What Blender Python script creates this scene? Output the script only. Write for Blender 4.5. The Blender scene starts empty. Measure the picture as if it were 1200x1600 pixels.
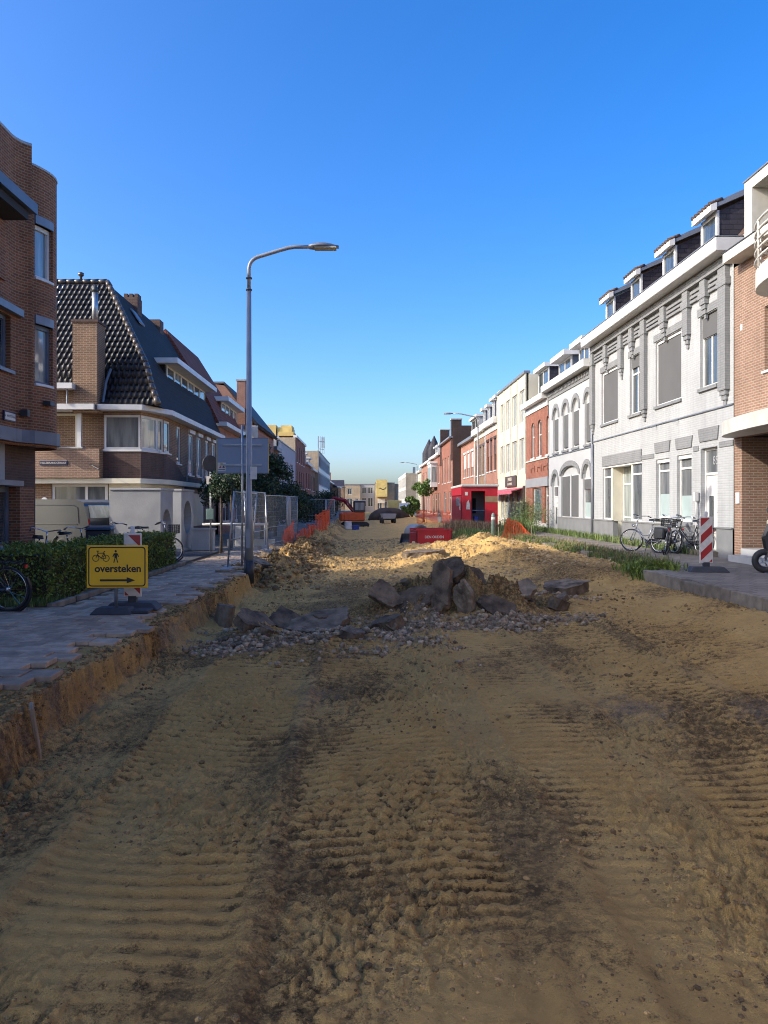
import bpy, bmesh, math, random
import numpy as np
from mathutils import Vector, Matrix
R = math.radians
random.seed(7)
S = bpy.context.scene
COL = S.collection

# ---------------------------------------------------------------- camera, sky, sun, exposure
FPX, VX, VY, CAMZ = 1200.0, 570.0, 788.0, 1.6      # focal length and vanishing point in photo pixels
cam = bpy.data.cameras.new('camera'); co = bpy.data.objects.new('camera', cam); COL.objects.link(co)
co.location = (0, 0, CAMZ); co.rotation_euler = (R(90), 0, 0)
cam.sensor_fit = 'VERTICAL'; cam.sensor_height = 36; cam.sensor_width = 27; cam.lens = 27.0
cam.shift_x = (600 - VX) / 1600; cam.shift_y = -(800 - VY) / 1600
cam.clip_start = .1; cam.clip_end = 6000
S.camera = co
S.render.resolution_x, S.render.resolution_y = 768, 1024

SUN_EL, SUN_BACK = 28.0, 16.0                       # low sun on the left, a little behind the camera
world = bpy.data.worlds.new('World'); S.world = world; world.use_nodes = True
wn = world.node_tree; bg = wn.nodes['Background']
sky = wn.nodes.new('ShaderNodeTexSky'); sky.sky_type = 'NISHITA'; sky.sun_disc = False
sky.sun_elevation = R(SUN_EL); sky.sun_rotation = R(270 - SUN_BACK)
sky.altitude = 0; sky.air_density = 0.8; sky.dust_density = 2.7; sky.ozone_density = 3.0
hs = wn.nodes.new('ShaderNodeHueSaturation'); hs.inputs['Saturation'].default_value = 1.38; hs.inputs['Hue'].default_value = .508; wn.links.new(sky.outputs[0], hs.inputs['Color']); wn.links.new(hs.outputs[0], bg.inputs[0]); bg.inputs[1].default_value = 0.15
sun = bpy.data.lights.new('sun', 'SUN'); sun.energy = 2.0; sun.angle = R(.53); sun.color = (1, .92, .80)
so = bpy.data.objects.new('sun', sun); COL.objects.link(so); so.location = (-60, -20, 60)
a, e = R(SUN_BACK), R(SUN_EL)
so.rotation_euler = Vector((math.cos(a)*math.cos(e), math.sin(a)*math.cos(e), -math.sin(e))).to_track_quat('-Z', 'Y').to_euler()
S.view_settings.view_transform = 'Standard'; S.view_settings.look = 'None'
S.view_settings.gamma = 1; S.view_settings.exposure = 1.3
try: S.view_settings.use_curve_mapping = False
except Exception: pass
S.render.engine = 'CYCLES'
S.cycles.use_denoising = True; S.cycles.use_adaptive_sampling = False; S.cycles.denoising_prefilter = 'NONE'; S.cycles.filter_width = 1.05
S.cycles.max_bounces = 6; S.cycles.diffuse_bounces = 4; S.cycles.glossy_bounces = 3; S.cycles.transparent_max_bounces = 8

# ---------------------------------------------------------------- materials
def _nt(name):
    m = bpy.data.materials.new(name); m.use_nodes = True
    nt = m.node_tree; b = nt.nodes['Principled BSDF']
    return m, nt, b, nt.nodes.new, nt.links.new
def c4(c): return (c[0], c[1], c[2], 1)
def mat(name, c1, c2=None, scale=4, rough=.8, bump=0, bscale=60, metal=0, spec=.5, rand=0, island=0, detail=5, coord='Position'):
    m, nt, b, N, L = _nt(name)
    b.inputs['Roughness'].default_value = rough; b.inputs['Metallic'].default_value = metal
    b.inputs['Specular IOR Level'].default_value = spec
    if c2 is None: c2 = tuple(x*.82 for x in c1)
    if coord == 'Position': vec = N('ShaderNodeNewGeometry').outputs['Position']
    else: vec = N('ShaderNodeTexCoord').outputs[coord]
    n = N('ShaderNodeTexNoise'); n.inputs['Scale'].default_value = scale; n.inputs['Detail'].default_value = detail
    L(vec, n.inputs['Vector'])
    r = N('ShaderNodeMapRange'); r.inputs[1].default_value = .35; r.inputs[2].default_value = .65; L(n.outputs[0], r.inputs[0])
    mx = N('ShaderNodeMix'); mx.data_type = 'RGBA'; mx.inputs[6].default_value = c4(c1); mx.inputs[7].default_value = c4(c2)
    L(r.outputs[0], mx.inputs[0]); col = mx.outputs[2]
    for amt, src in ((rand, ('ShaderNodeObjectInfo', 'Random')), (island, ('ShaderNodeNewGeometry', 'Random Per Island'))):
        if amt:
            o = N(src[0]); q = N('ShaderNodeMapRange'); q.inputs[3].default_value = 1-amt; q.inputs[4].default_value = 1+amt
            L(o.outputs[src[1]], q.inputs[0])
            h = N('ShaderNodeHueSaturation'); L(q.outputs[0], h.inputs['Value']); L(col, h.inputs['Color']); col = h.outputs[0]
    L(col, b.inputs['Base Color'])
    if bump:
        n2 = N('ShaderNodeTexNoise'); n2.inputs['Scale'].default_value = bscale; n2.inputs['Detail'].default_value = 6
        L(vec, n2.inputs['Vector'])
        bp = N('ShaderNodeBump'); bp.inputs['Strength'].default_value = bump; bp.inputs['Distance'].default_value = .02
        L(n2.outputs[0], bp.inputs['Height']); L(bp.outputs[0], b.inputs['Normal'])
    return m
def brickmat(name, c1, c2, mortar, bw=.22, bh=.065, mort=.012, rough=.85, bump=.5, offset=.5, dirt=.25, flat=False):
    m, nt, b, N, L = _nt(name)
    b.inputs['Roughness'].default_value = rough; b.inputs['Specular IOR Level'].default_value = .3
    g = N('ShaderNodeNewGeometry'); s = N('ShaderNodeSeparateXYZ'); L(g.outputs['Position'], s.inputs[0])
    cb = N('ShaderNodeCombineXYZ')
    if flat: L(s.outputs[0], cb.inputs[0]); L(s.outputs[1], cb.inputs[1])
    else:
        ad = N('ShaderNodeMath'); ad.operation = 'ADD'; L(s.outputs[0], ad.inputs[0]); L(s.outputs[1], ad.inputs[1])
        L(ad.outputs[0], cb.inputs[0]); L(s.outputs[2], cb.inputs[1])
    t = N('ShaderNodeTexBrick'); L(cb.outputs[0], t.inputs['Vector'])
    t.offset = offset; t.inputs['Scale'].default_value = 1; t.inputs['Brick Width'].default_value = bw; t.inputs['Row Height'].default_value = bh
    t.inputs['Mortar Size'].default_value = mort; t.inputs['Mortar Smooth'].default_value = .3; t.inputs['Bias'].default_value = 0
    t.inputs['Color1'].default_value = c4(c1); t.inputs['Color2'].default_value = c4(c2); t.inputs['Mortar'].default_value = c4(mortar)
    n = N('ShaderNodeTexNoise'); n.inputs['Scale'].default_value = .9; n.inputs['Detail'].default_value = 7; n.inputs['Roughness'].default_value = .65
    L(g.outputs['Position'], n.inputs['Vector'])
    q = N('ShaderNodeMapRange'); q.inputs[1].default_value = .3; q.inputs[2].default_value = .7; q.inputs[3].default_value = 1-dirt; q.inputs[4].default_value = 1+dirt*.6
    L(n.outputs[0], q.inputs[0])
    mp = N('ShaderNodeMapping'); mp.inputs['Scale'].default_value = (2.6,2.6,.16); L(g.outputs['Position'], mp.inputs[0])     # rain streaks
    n3 = N('ShaderNodeTexNoise'); n3.inputs['Scale'].default_value = 1.6; n3.inputs['Detail'].default_value = 6; n3.inputs['Roughness'].default_value = .7; L(mp.outputs[0], n3.inputs[0])
    q3 = N('ShaderNodeMapRange'); q3.inputs[1].default_value = .35; q3.inputs[2].default_value = .72; q3.inputs[3].default_value = 1.03; q3.inputs[4].default_value = .84; L(n3.outputs[0], q3.inputs[0])
    ml = N('ShaderNodeMath'); ml.operation = 'MULTIPLY'; L(q.outputs[0], ml.inputs[0]); L(q3.outputs[0], ml.inputs[1])
    h = N('ShaderNodeHueSaturation'); L(t.outputs['Color'], h.inputs['Color']); L(ml.outputs[0], h.inputs['Value'])
    L(h.outputs[0], b.inputs['Base Color'])
    bp = N('ShaderNodeBump'); bp.inputs['Strength'].default_value = bump; bp.inputs['Distance'].default_value = .008; bp.invert = True
    L(t.outputs['Fac'], bp.inputs['Height']); L(bp.outputs[0], b.inputs['Normal'])
    return m
def glassmat(name, c, rough=.03, c2=None):
    m, nt, b, N, L = _nt(name)
    b.inputs['Roughness'].default_value = rough; b.inputs['Specular IOR Level'].default_value = .9; b.inputs['IOR'].default_value = 1.6
    # curtains and room depth behind the pane: vertical soft folds
    g = N('ShaderNodeNewGeometry'); mp = N('ShaderNodeMapping'); mp.inputs['Scale'].default_value = (4, 4, .5); L(g.outputs['Position'], mp.inputs[0])
    n = N('ShaderNodeTexNoise'); n.inputs['Scale'].default_value = 1.2; n.inputs['Detail'].default_value = 3; L(mp.outputs[0], n.inputs[0])
    r = N('ShaderNodeMapRange'); r.inputs[1].default_value = .4; r.inputs[2].default_value = .62; L(n.outputs[0], r.inputs[0])
    mx = N('ShaderNodeMix'); mx.data_type = 'RGBA'; mx.inputs[6].default_value = c4(c); mx.inputs[7].default_value = c4(c2 or tuple(x*2.2 for x in c))
    L(r.outputs[0], mx.inputs[0]); L(mx.outputs[2], b.inputs['Base Color'])
    return m

MT = {}
MT['brick_brown'] = brickmat('brick_brown', (.28,.096,.042), (.165,.058,.030), (.30,.20,.115))
MT['brick_shade'] = brickmat('brick_mixed', (.25,.135,.072), (.165,.09,.05), (.31,.235,.165))
MT['brick_dark2'] = brickmat('brick_purple', (.13,.07,.055), (.09,.05,.042), (.11,.085,.07))
MT['brick_orange'] = brickmat('brick_orange', (.29,.165,.11), (.235,.13,.086), (.34,.275,.21), dirt=.15)
MT['brick_red'] = brickmat('brick_red', (.33,.11,.065), (.26,.085,.052), (.26,.16,.115))
MT['brick_redshade'] = brickmat('brick_redlight', (.40,.17,.11), (.33,.135,.088), (.33,.23,.18))
MT['brick_black'] = brickmat('brick_black', (.06,.034,.03), (.045,.028,.026), (.06,.045,.04))
MT['brick_tan'] = brickmat('brick_tan', (.42,.32,.20), (.36,.27,.165), (.42,.35,.26))
MT['paint_grey'] = brickmat('painted_brick_grey', (.41,.42,.416), (.39,.40,.396), (.36,.37,.366), bh=.065, mort=.010, bump=.5, dirt=.08)
MT['paint_dark'] = brickmat('painted_brick_dark', (.245,.25,.25), (.225,.23,.23), (.20,.205,.205), bump=.5, dirt=.10)
MT['plinth'] = mat('plinth_paint', (.21,.215,.215), (.175,.18,.18), 2.2, .6, .12, 30)
MT['plaster_grey'] = mat('plaster_grey', (.41,.42,.418), (.375,.385,.383), 1.2, .8, .15, 40)
MT['plaster_cream'] = mat('plaster_cream', (.60,.56,.43), (.53,.49,.37), 1.3, .8, .1, 40)
MT['white'] = mat('white_paint', (.64,.63,.60), (.56,.55,.52), 2.5, .45, .03, 50)
MT['white_dirty'] = mat('white_weathered', (.60,.58,.52), (.48,.46,.40), 2.0, .6, .08, 30)
MT['cream'] = mat('cream_paint', (.70,.65,.50), (.62,.57,.44), 2, .5)
MT['shutter'] = mat('shutter_fabric', (.105,.105,.103), (.094,.094,.092), 1.0, .85, .05, 200)
MT['zinc'] = mat('zinc', (.22,.235,.26), (.17,.185,.21), 2, .45, .05, 30, metal=.3)
MT['bluegrey'] = mat('blue_grey_trim', (.115,.14,.18), (.09,.11,.145), 2, .45)
MT['slate'] = brickmat('slate_hung', (.050,.045,.055), (.034,.032,.042), (.012,.012,.014), bw=.22, bh=.14, mort=.008, rough=.6, bump=.9)
MT['slate_blue'] = brickmat('slate_shingle_blue', (.026,.026,.030), (.017,.017,.021), (.007,.007,.009), bw=.26, bh=.17, mort=.012, rough=.8, bump=.9)
MT['rooftile_brown'] = brickmat('rooftile_brown', (.15,.095,.07), (.115,.075,.055), (.05,.035,.03), bw=.22, bh=.20, mort=.02, bump=1.0)
MT['rooftile_red'] = brickmat('rooftile_red', (.24,.075,.048), (.185,.058,.038), (.085,.03,.022), bw=.22, bh=.2, mort=.02, bump=1.0)
MT['tile_black'] = mat('glazed_black_tile', (.012,.011,.012), (.022,.020,.020), 3, .42, .3, 30, spec=.3, rand=.4)
MT['ridge_tile'] = mat('glazed_ridge_tile', (.06,.05,.043), (.09,.07,.055), 6, .22, .15, 30, spec=.7, rand=.3)
MT['dark'] = mat('dark_interior', (.018,.018,.020), (.028,.027,.027), 2, .8)
MT['glass'] = glassmat('window_glass', (.035,.042,.045))
MT['glass_curtain'] = glassmat('window_glass_curtain', (.16,.19,.19), .05, (.30,.34,.33))
MT['glass_grey'] = glassmat('window_glass_dim', (.09,.10,.105), .05, (.17,.18,.18))
MT['glass_teal'] = glassmat('shop_glass', (.07,.12,.125), .04, (.14,.2,.2))
MT['frost'] = mat('frosted_film', (.38,.46,.45), (.33,.41,.40), 2, .3)
MT['metal_galv'] = mat('galvanised', (.42,.44,.46), (.32,.34,.36), 6, .42, .05, 60, metal=.75)
MT['lamp_paint'] = mat('lamp_grey_paint', (.33,.335,.34), (.28,.285,.29), 3, .45, .04, 40, metal=.2)
MT['steel_dark'] = mat('dark_steel', (.055,.06,.066), (.04,.042,.047), 5, .5, metal=.4)
MT['rubber'] = mat('rubber', (.022,.022,.023), (.034,.033,.033), 8, .75, .2, 60)
MT['rubber_grey'] = mat('recycled_rubber', (.050,.053,.06), (.036,.038,.043), 8, .7, .3, 70)
MT['chrome'] = mat('chrome', (.65,.66,.68), (.55,.56,.58), 8, .18, metal=1)
MT['bike_black'] = mat('bike_black', (.018,.019,.022), (.025,.026,.03), 5, .3)
MT['bike_grey'] = mat('bike_silver', (.34,.35,.37), (.28,.29,.31), 5, .3, metal=.5)
MT['bike_blue'] = mat('bike_blue', (.06,.075,.11), (.05,.06,.09), 5, .3, metal=.3)
MT['sign_yellow'] = mat('sign_yellow', (.95,.52,.012), (.90,.48,.010), 3, .38)
MT['sign_black'] = mat('sign_black', (.016,.012,.010), None, 3, .5)
MT['sign_white'] = mat('reflective_white', (.70,.66,.58), (.58,.54,.47), 9, .4)
MT['sign_red'] = mat('reflective_red', (.42,.022,.022), (.34,.018,.02), 7, .35)
MT['sign_blue'] = mat('sign_blue', (.012,.018,.07), None, 3, .4)
MT['board_grey'] = mat('board_blue_grey', (.28,.33,.40), (.26,.31,.38), .8, .5)
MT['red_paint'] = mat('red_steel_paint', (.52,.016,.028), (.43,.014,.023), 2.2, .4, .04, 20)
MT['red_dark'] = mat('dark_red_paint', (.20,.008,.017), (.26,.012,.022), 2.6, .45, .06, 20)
MT['orange_net'] = mat('orange_net', (.85,.10,.02), (.72,.08,.018), 6, .6)
MT['orange_paint'] = mat('orange_machine', (.62,.095,.02), (.5,.075,.015), 4, .45)
MT['concrete'] = mat('concrete', (.40,.40,.39), (.31,.315,.315), 1.5, .85, .25, 25, detail=8)
MT['concrete_lt'] = mat('concrete_light', (.50,.49,.46), (.41,.40,.38), 1.8, .85, .25, 25, detail=8)
MT['kerb'] = mat('kerb_concrete', (.27,.225,.165), (.14,.118,.088), 3.5, .9, .5, 40, rand=.18)
MT['paving'] = mat('paving_tile', (.49,.355,.24), (.31,.23,.158), 7, .85, .35, 90, rand=.28)
MT['sheet_paving'] = brickmat('paving_sheet', (.27,.235,.19), (.19,.168,.138), (.085,.07,.05), bw=.3, bh=.3, mort=.008, bump=.5, dirt=.3, flat=True)
MT['asphalt'] = mat('asphalt', (.075,.075,.078), (.055,.055,.058), 3, .9, .5, 120)
MT['slab'] = mat('broken_asphalt', (.060,.044,.028), (.20,.142,.085), 4.5, .9, 1.0, 28, detail=8, rand=.2)
MT['slab_top'] = mat('weathered_slab', (.27,.205,.135), (.085,.062,.04), 5, .9, .8, 30, detail=8, rand=.15)
MT['gravel'] = mat('gravel_stone', (.42,.315,.195), (.16,.115,.07), 9, .9, .3, 80, island=.45)
MT['clod'] = mat('soil_clod', (.14,.086,.034), (.38,.235,.09), 3.5, .95, .8, 70, island=.4)
MT['dark_soil'] = mat('dark_heap_soil', (.035,.024,.018), (.075,.05,.034), 1.2, .95, .9, 20)
MT['sandclod'] = mat('sand_clod', (.42,.30,.15), (.34,.24,.12), 3.5, .95, .8, 70, island=.3)
MT['leaf_hedge'] = mat('hedge_leaf', (.19,.245,.03), (.085,.125,.018), 5, .55, island=.55)
MT['leaf_dark'] = mat('dark_leaf', (.030,.062,.022), (.018,.042,.016), 3, .55, island=.5)
MT['leaf_bright'] = mat('bright_leaf', (.14,.22,.04), (.09,.155,.03), 3, .55, island=.4)
MT['weed'] = mat('weed_leaf', (.15,.20,.05), (.085,.135,.035), 2, .6, island=.4)
MT['straw'] = mat('dry_grass', (.30,.22,.12), (.24,.15,.08), 2, .7, island=.4)
MT['bark'] = mat('bark', (.10,.078,.058), (.06,.047,.035), 9, .9, .8, 30)
MT['twig'] = mat('twig', (.045,.035,.025), None, 9, .9)
MT['van'] = mat('silver_paint', (.082,.090,.102), (.07,.077,.088), 1, .28, metal=.45)
MT['bin'] = mat('bin_plastic', (.020,.023,.034), (.028,.031,.042), 4, .45)
MT['awning'] = mat('awning_fabric', (.52,.13,.17), (.42,.10,.135), 3, .8)
MT['brown_sign'] = mat('brown_sign', (.09,.062,.055), None, 3, .5)
MT['yellow_board'] = mat('yellow_insulation', (.66,.50,.17), (.50,.36,.12), .8, .8)
MT['plastic_white'] = mat('plastic_white', (.72,.72,.72), None, 3, .4)
MT['lens'] = mat('lamp_lens', (.55,.53,.40), None, 4, .25)
MT['red_lens'] = mat('red_lens', (.5,.02,.02), None, 4, .2)
MT['blue_plastic'] = mat('blue_plastic', (.03,.06,.30), None, 4, .4)
MT['green_paint'] = mat('green_paint', (.16,.24,.21), (.11,.17,.15), 4, .5)
MT['panel_grey'] = mat('panel_grey', (.30,.305,.31), (.27,.275,.28), 1.5, .55)
MT['timber'] = mat('timber_plank', (.33,.26,.18), (.23,.175,.115), 5, .85, .4, 40)

# ---------------------------------------------------------------- mesh helpers
class Pl:                                             # a wall plane: u along, v = height, d = depth inwards
    def __init__(s, O, U, N): s.O = Vector(O); s.U = Vector(U); s.N = Vector(N)
    def w(s, u, v, d=0): p = s.O + s.U*u + s.N*d; return (p.x, p.y, p.z + v)
def PR(X=9.5): return Pl((X,0,0), (0,1,0), (1,0,0))
def PLf(X): return Pl((X,0,0), (0,1,0), (-1,0,0))
def PC(Y): return Pl((0,Y,0), (1,0,0), (0,1,0))
class MB:
    def __init__(s): s.v = []; s.f = []
    def add(s, vs, fs):
        o = len(s.v); s.v += [tuple(p) for p in vs]; s.f += [tuple(i+o for i in f) for f in fs]; return s
    def hexa(s, p): return s.add(p, [(0,3,2,1),(4,5,6,7),(0,1,5,4),(1,2,6,5),(2,3,7,6),(3,0,4,7)])
    def box(s, x0,x1,y0,y1,z0,z1): return s.hexa([(x0,y0,z0),(x1,y0,z0),(x1,y1,z0),(x0,y1,z0),(x0,y0,z1),(x1,y0,z1),(x1,y1,z1),(x0,y1,z1)])
    def fb(s, pl, u0,u1,v0,v1,d0,d1):
        return s.hexa([pl.w(u0,v0,d0),pl.w(u1,v0,d0),pl.w(u1,v0,d1),pl.w(u0,v0,d1),pl.w(u0,v1,d0),pl.w(u1,v1,d0),pl.w(u1,v1,d1),pl.w(u0,v1,d1)])
    def prism(s, pl, pts, d0, d1):
        n = len(pts); vs = [pl.w(u,v,d0) for u,v in pts] + [pl.w(u,v,d1) for u,v in pts]
        return s.add(vs, [tuple(range(n)), tuple(range(2*n-1, n-1, -1))] + [(i,(i+1)%n,(i+1)%n+n,i+n) for i in range(n)])
    def ext(s, pts, vec):                              # polygon of 3-D points extruded along vec
        n = len(pts); V = Vector(vec); vs = [tuple(p) for p in pts] + [tuple(Vector(p)+V) for p in pts]
        return s.add(vs, [tuple(range(n)), tuple(range(2*n-1, n-1, -1))] + [(i,(i+1)%n,(i+1)%n+n,i+n) for i in range(n)])
    def tube(s, path, r, n=8, caps=True):
        P = [Vector(p) for p in path]; rs = r if isinstance(r, (list,tuple)) else [r]*len(P)
        rings = []; up = None
        for i, p in enumerate(P):
            t = (P[min(i+1,len(P)-1)] - P[max(i-1,0)])
            if t.length < 1e-9: t = Vector((0,0,1))
            t.normalize()
            if up is None:
                up = Vector((0,0,1)) if abs(t.z) < .9 else Vector((1,0,0))
            x = t.cross(up)
            if x.length < 1e-6: x = t.cross(Vector((0,1,0)))
            x.normalize(); y = x.cross(t).normalized(); up = y
            rings.append([tuple(p + (x*math.cos(2*math.pi*k/n) + y*math.sin(2*math.pi*k/n))*rs[i]) for k in range(n)])
        fs = [(i*n+k, i*n+(k+1)%n, (i+1)*n+(k+1)%n, (i+1)*n+k) for i in range(len(P)-1) for k in range(n)]
        if caps: fs += [tuple(range(n-1,-1,-1)), tuple(range((len(P)-1)*n, len(P)*n))]
        return s.add([v for ring in rings for v in ring], fs)
    def torus(s, c, axis, Rr, r, n=28, m=8, a0=0, a1=2*math.pi, sq=1):
        ax = Vector(axis).normalized(); q = ax.orthogonal().normalized(); w = ax.cross(q); c = Vector(c)
        full = abs(a1-a0-2*math.pi) < 1e-6; k = n if full else n+1; vs = []
        for i in range(k):
            t = a0+(a1-a0)*i/n; d = q*math.cos(t)+w*math.sin(t)
            for j in range(m):
                p = 2*math.pi*j/m; vs.append(tuple(c + d*(Rr+r*math.cos(p)) + ax*(r*sq*math.sin(p))))
        fs = [(i*m+j, i*m+(j+1)%m, ((i+1)%k)*m+(j+1)%m, ((i+1)%k)*m+j) for i in range(n) for j in range(m)]
        return s.add(vs, fs)
    def disc(s, c, axis, r, th, n=24):
        ax = Vector(axis).normalized(); return s.tube([Vector(c)-ax*th/2, Vector(c)+ax*th/2], r, n)
    def xf(s, M): s.v = [tuple(M @ Vector(p)) for p in s.v]; return s
    def build(s, name, m, parent=None, smooth=False, bevel=0):
        me = bpy.data.meshes.new(name); me.from_pydata(s.v, [], s.f); me.update()
        if bevel:
            bm = bmesh.new(); bm.from_mesh(me); bmesh.ops.bevel(bm, geom=list(bm.edges), offset=bevel, segments=1, affect='EDGES', profile=.5); bm.to_mesh(me); bm.free()
        return link(name, me, m, parent, smooth)
def link(name, me, m, parent=None, smooth=False):
    if m is not None and not me.materials: me.materials.append(MT[m] if isinstance(m, str) else m)
    if smooth: me.polygons.foreach_set('use_smooth', [True]*len(me.polygons))
    o = bpy.data.objects.new(name, me); COL.objects.link(o)
    if parent is not None: o.parent = parent
    return o
def npmesh(name, V, F, m, parent=None, smooth=False, attrs=None):    # V (n,3), F (k,3|4) arrays
    me = bpy.data.meshes.new(name); V = np.asarray(V, np.float32); F = np.asarray(F, np.int32)
    k = F.shape[1]; me.vertices.add(len(V)); me.vertices.foreach_set('co', V.ravel())
    me.loops.add(F.size); me.loops.foreach_set('vertex_index', F.ravel())
    me.polygons.add(len(F)); me.polygons.foreach_set('loop_start', np.arange(0, F.size, k, dtype=np.int32))
    try: me.polygons.foreach_set('loop_total', np.full(len(F), k, np.int32))
    except Exception: pass
    me.update(calc_edges=True)
    for an, av in (attrs or {}).items():
        at = me.attributes.new(an, 'FLOAT', 'POINT'); at.data.foreach_set('value', np.asarray(av, np.float32))
    o = link(name, me, m, parent)
    me.polygons.foreach_set('use_smooth', np.full(len(F), smooth, bool))
    return o
def tag(o, label=None, cat=None, group=None, kind=None):
    if label: o['label'] = label
    if cat: o['category'] = cat
    if group: o['group'] = group
    if kind: o['kind'] = kind
    return o
def thing(name, label, cat, loc=(0,0,0), rz=0, group=None):
    o = bpy.data.objects.new(name, None); COL.objects.link(o); o.empty_display_size = .2
    o.location = loc; o.rotation_euler = (0,0,rz)
    return tag(o, label, cat, group, 'thing')
def text(s, size, pl, u, v, d, m, parent, name='lettering', flip=1, th=.004, center=True, sx=1.0, bold=0):
    cu = bpy.data.curves.new('txt', 'FONT'); cu.body = s; cu.size = size; cu.extrude = th; cu.offset = bold
    cu.align_x = 'CENTER' if center else 'LEFT'; cu.align_y = 'CENTER'; cu.resolution_u = 3
    o = bpy.data.objects.new('txt', cu); COL.objects.link(o)
    dg = bpy.context.evaluated_depsgraph_get(); me = bpy.data.meshes.new_from_object(o.evaluated_get(dg))
    bpy.data.objects.remove(o); bpy.data.curves.remove(cu)
    for vt in me.vertices: vt.co = pl.w(u + flip*vt.co.x*sx, v + vt.co.y, d - vt.co.z)
    me.materials.clear(); me.name = name
    return link(name, me, m, parent)

# gradient noise on arrays
_rng = np.random.default_rng(3); _perm = _rng.permutation(4096); _perm = np.concatenate([_perm, _perm]); _ga = _rng.random(4096)*2*np.pi
def pn(x, y, seed=0):
    x = np.asarray(x, float) + seed*17.31; y = np.asarray(y, float) + seed*9.77
    xi = np.floor(x).astype(int); yi = np.floor(y).astype(int); fx = x-xi; fy = y-yi
    u = fx*fx*fx*(fx*(fx*6-15)+10); v = fy*fy*fy*(fy*(fy*6-15)+10)
    def g(ix, iy, dx, dy):
        a = _ga[_perm[(_perm[ix & 4095] + iy) & 4095]]; return np.cos(a)*dx + np.sin(a)*dy
    n0 = g(xi,yi,fx,fy)*(1-u) + g(xi+1,yi,fx-1,fy)*u
    n1 = g(xi,yi+1,fx,fy-1)*(1-u) + g(xi+1,yi+1,fx-1,fy-1)*u
    return (n0*(1-v)+n1*v)*1.5
def fbm(x, y, oct=4, seed=0, gain=.5):
    r = 0; am = 1; f = 1
    for i in range(oct): r = r + am*pn(x*f, y*f, seed+i*3); am *= gain; f *= 2.03
    return r
def sstep(a, b, x): t = np.clip((x-a)/(b-a), 0, 1); return t*t*(3-2*t)
_bm = bmesh.new(); bmesh.ops.create_icosphere(_bm, subdivisions=3, radius=1)
ICO3 = (np.array([v.co[:] for v in _bm.verts]), np.array([[v.index for v in f.verts] for f in _bm.faces])); _bm.free()
_bm = bmesh.new(); bmesh.ops.create_icosphere(_bm, subdivisions=4, radius=1)
ICO5 = (np.array([v.co[:] for v in _bm.verts]), np.array([[v.index for v in f.verts] for f in _bm.faces])); _bm.free()
_bm = bmesh.new(); bmesh.ops.create_icosphere(_bm, subdivisions=1, radius=1)
ICO1 = (np.array([v.co[:] for v in _bm.verts]), np.array([[v.index for v in f.verts] for f in _bm.faces])); _bm.free()

# ---------------------------------------------------------------- walls, windows, doors
def wall(mb, pl, u0,u1,v0,v1, holes, dep=.16):         # a wall sheet with openings and their reveals; hole = (a0,a1,b0,b1[,arch rise])
    us = sorted({u0,u1} | {h[0] for h in holes} | {h[1] for h in holes}); vs = sorted({v0,v1} | {h[2] for h in holes} | {h[3] for h in holes})
    us = [u for u in us if u0 <= u <= u1]; vs = [v for v in vs if v0 <= v <= v1]
    for i in range(len(us)-1):
        for j in range(len(vs)-1):
            cu, cv = (us[i]+us[i+1])/2, (vs[j]+vs[j+1])/2
            if any(h[0] < cu < h[1] and h[2] < cv < h[3] for h in holes): continue
            mb.add([pl.w(us[i],vs[j]),pl.w(us[i+1],vs[j]),pl.w(us[i+1],vs[j+1]),pl.w(us[i],vs[j+1])], [(0,1,2,3)])
    for h in holes:
        a0,a1,b0,b1 = h[:4]; rise = h[4] if len(h) > 4 else 0; s = b1-rise
        prof = [(a0,b0),(a1,b0),(a1,s)]
        if rise:
            n = 10; arc = [((a0+a1)/2+(a1-a0)/2*math.cos(math.pi*k/n), s+rise*math.sin(math.pi*k/n)) for k in range(n+1)]
            prof = [(a0,b0),(a1,b0)] + arc
            for k in range(n):
                (p,q),(r,t) = arc[k], arc[k+1]; c = (a1,b1) if k < n//2 else (a0,b1)
                mb.add([pl.w(p,q),pl.w(r,t),pl.w(*c)], [(0,1,2)])
            mb.add([pl.w(a1,b1),pl.w((a0+a1)/2,b1),pl.w(a0,b1)], [(0,1,2)])
        else: prof.append((a0,s))
        k = len(prof); mb.add([pl.w(u,v,0) for u,v in prof]+[pl.w(u,v,dep) for u,v in prof], [(i,(i+1)%k,(i+1)%k+k,i+k) for i in range(k)])
    return mb
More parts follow.
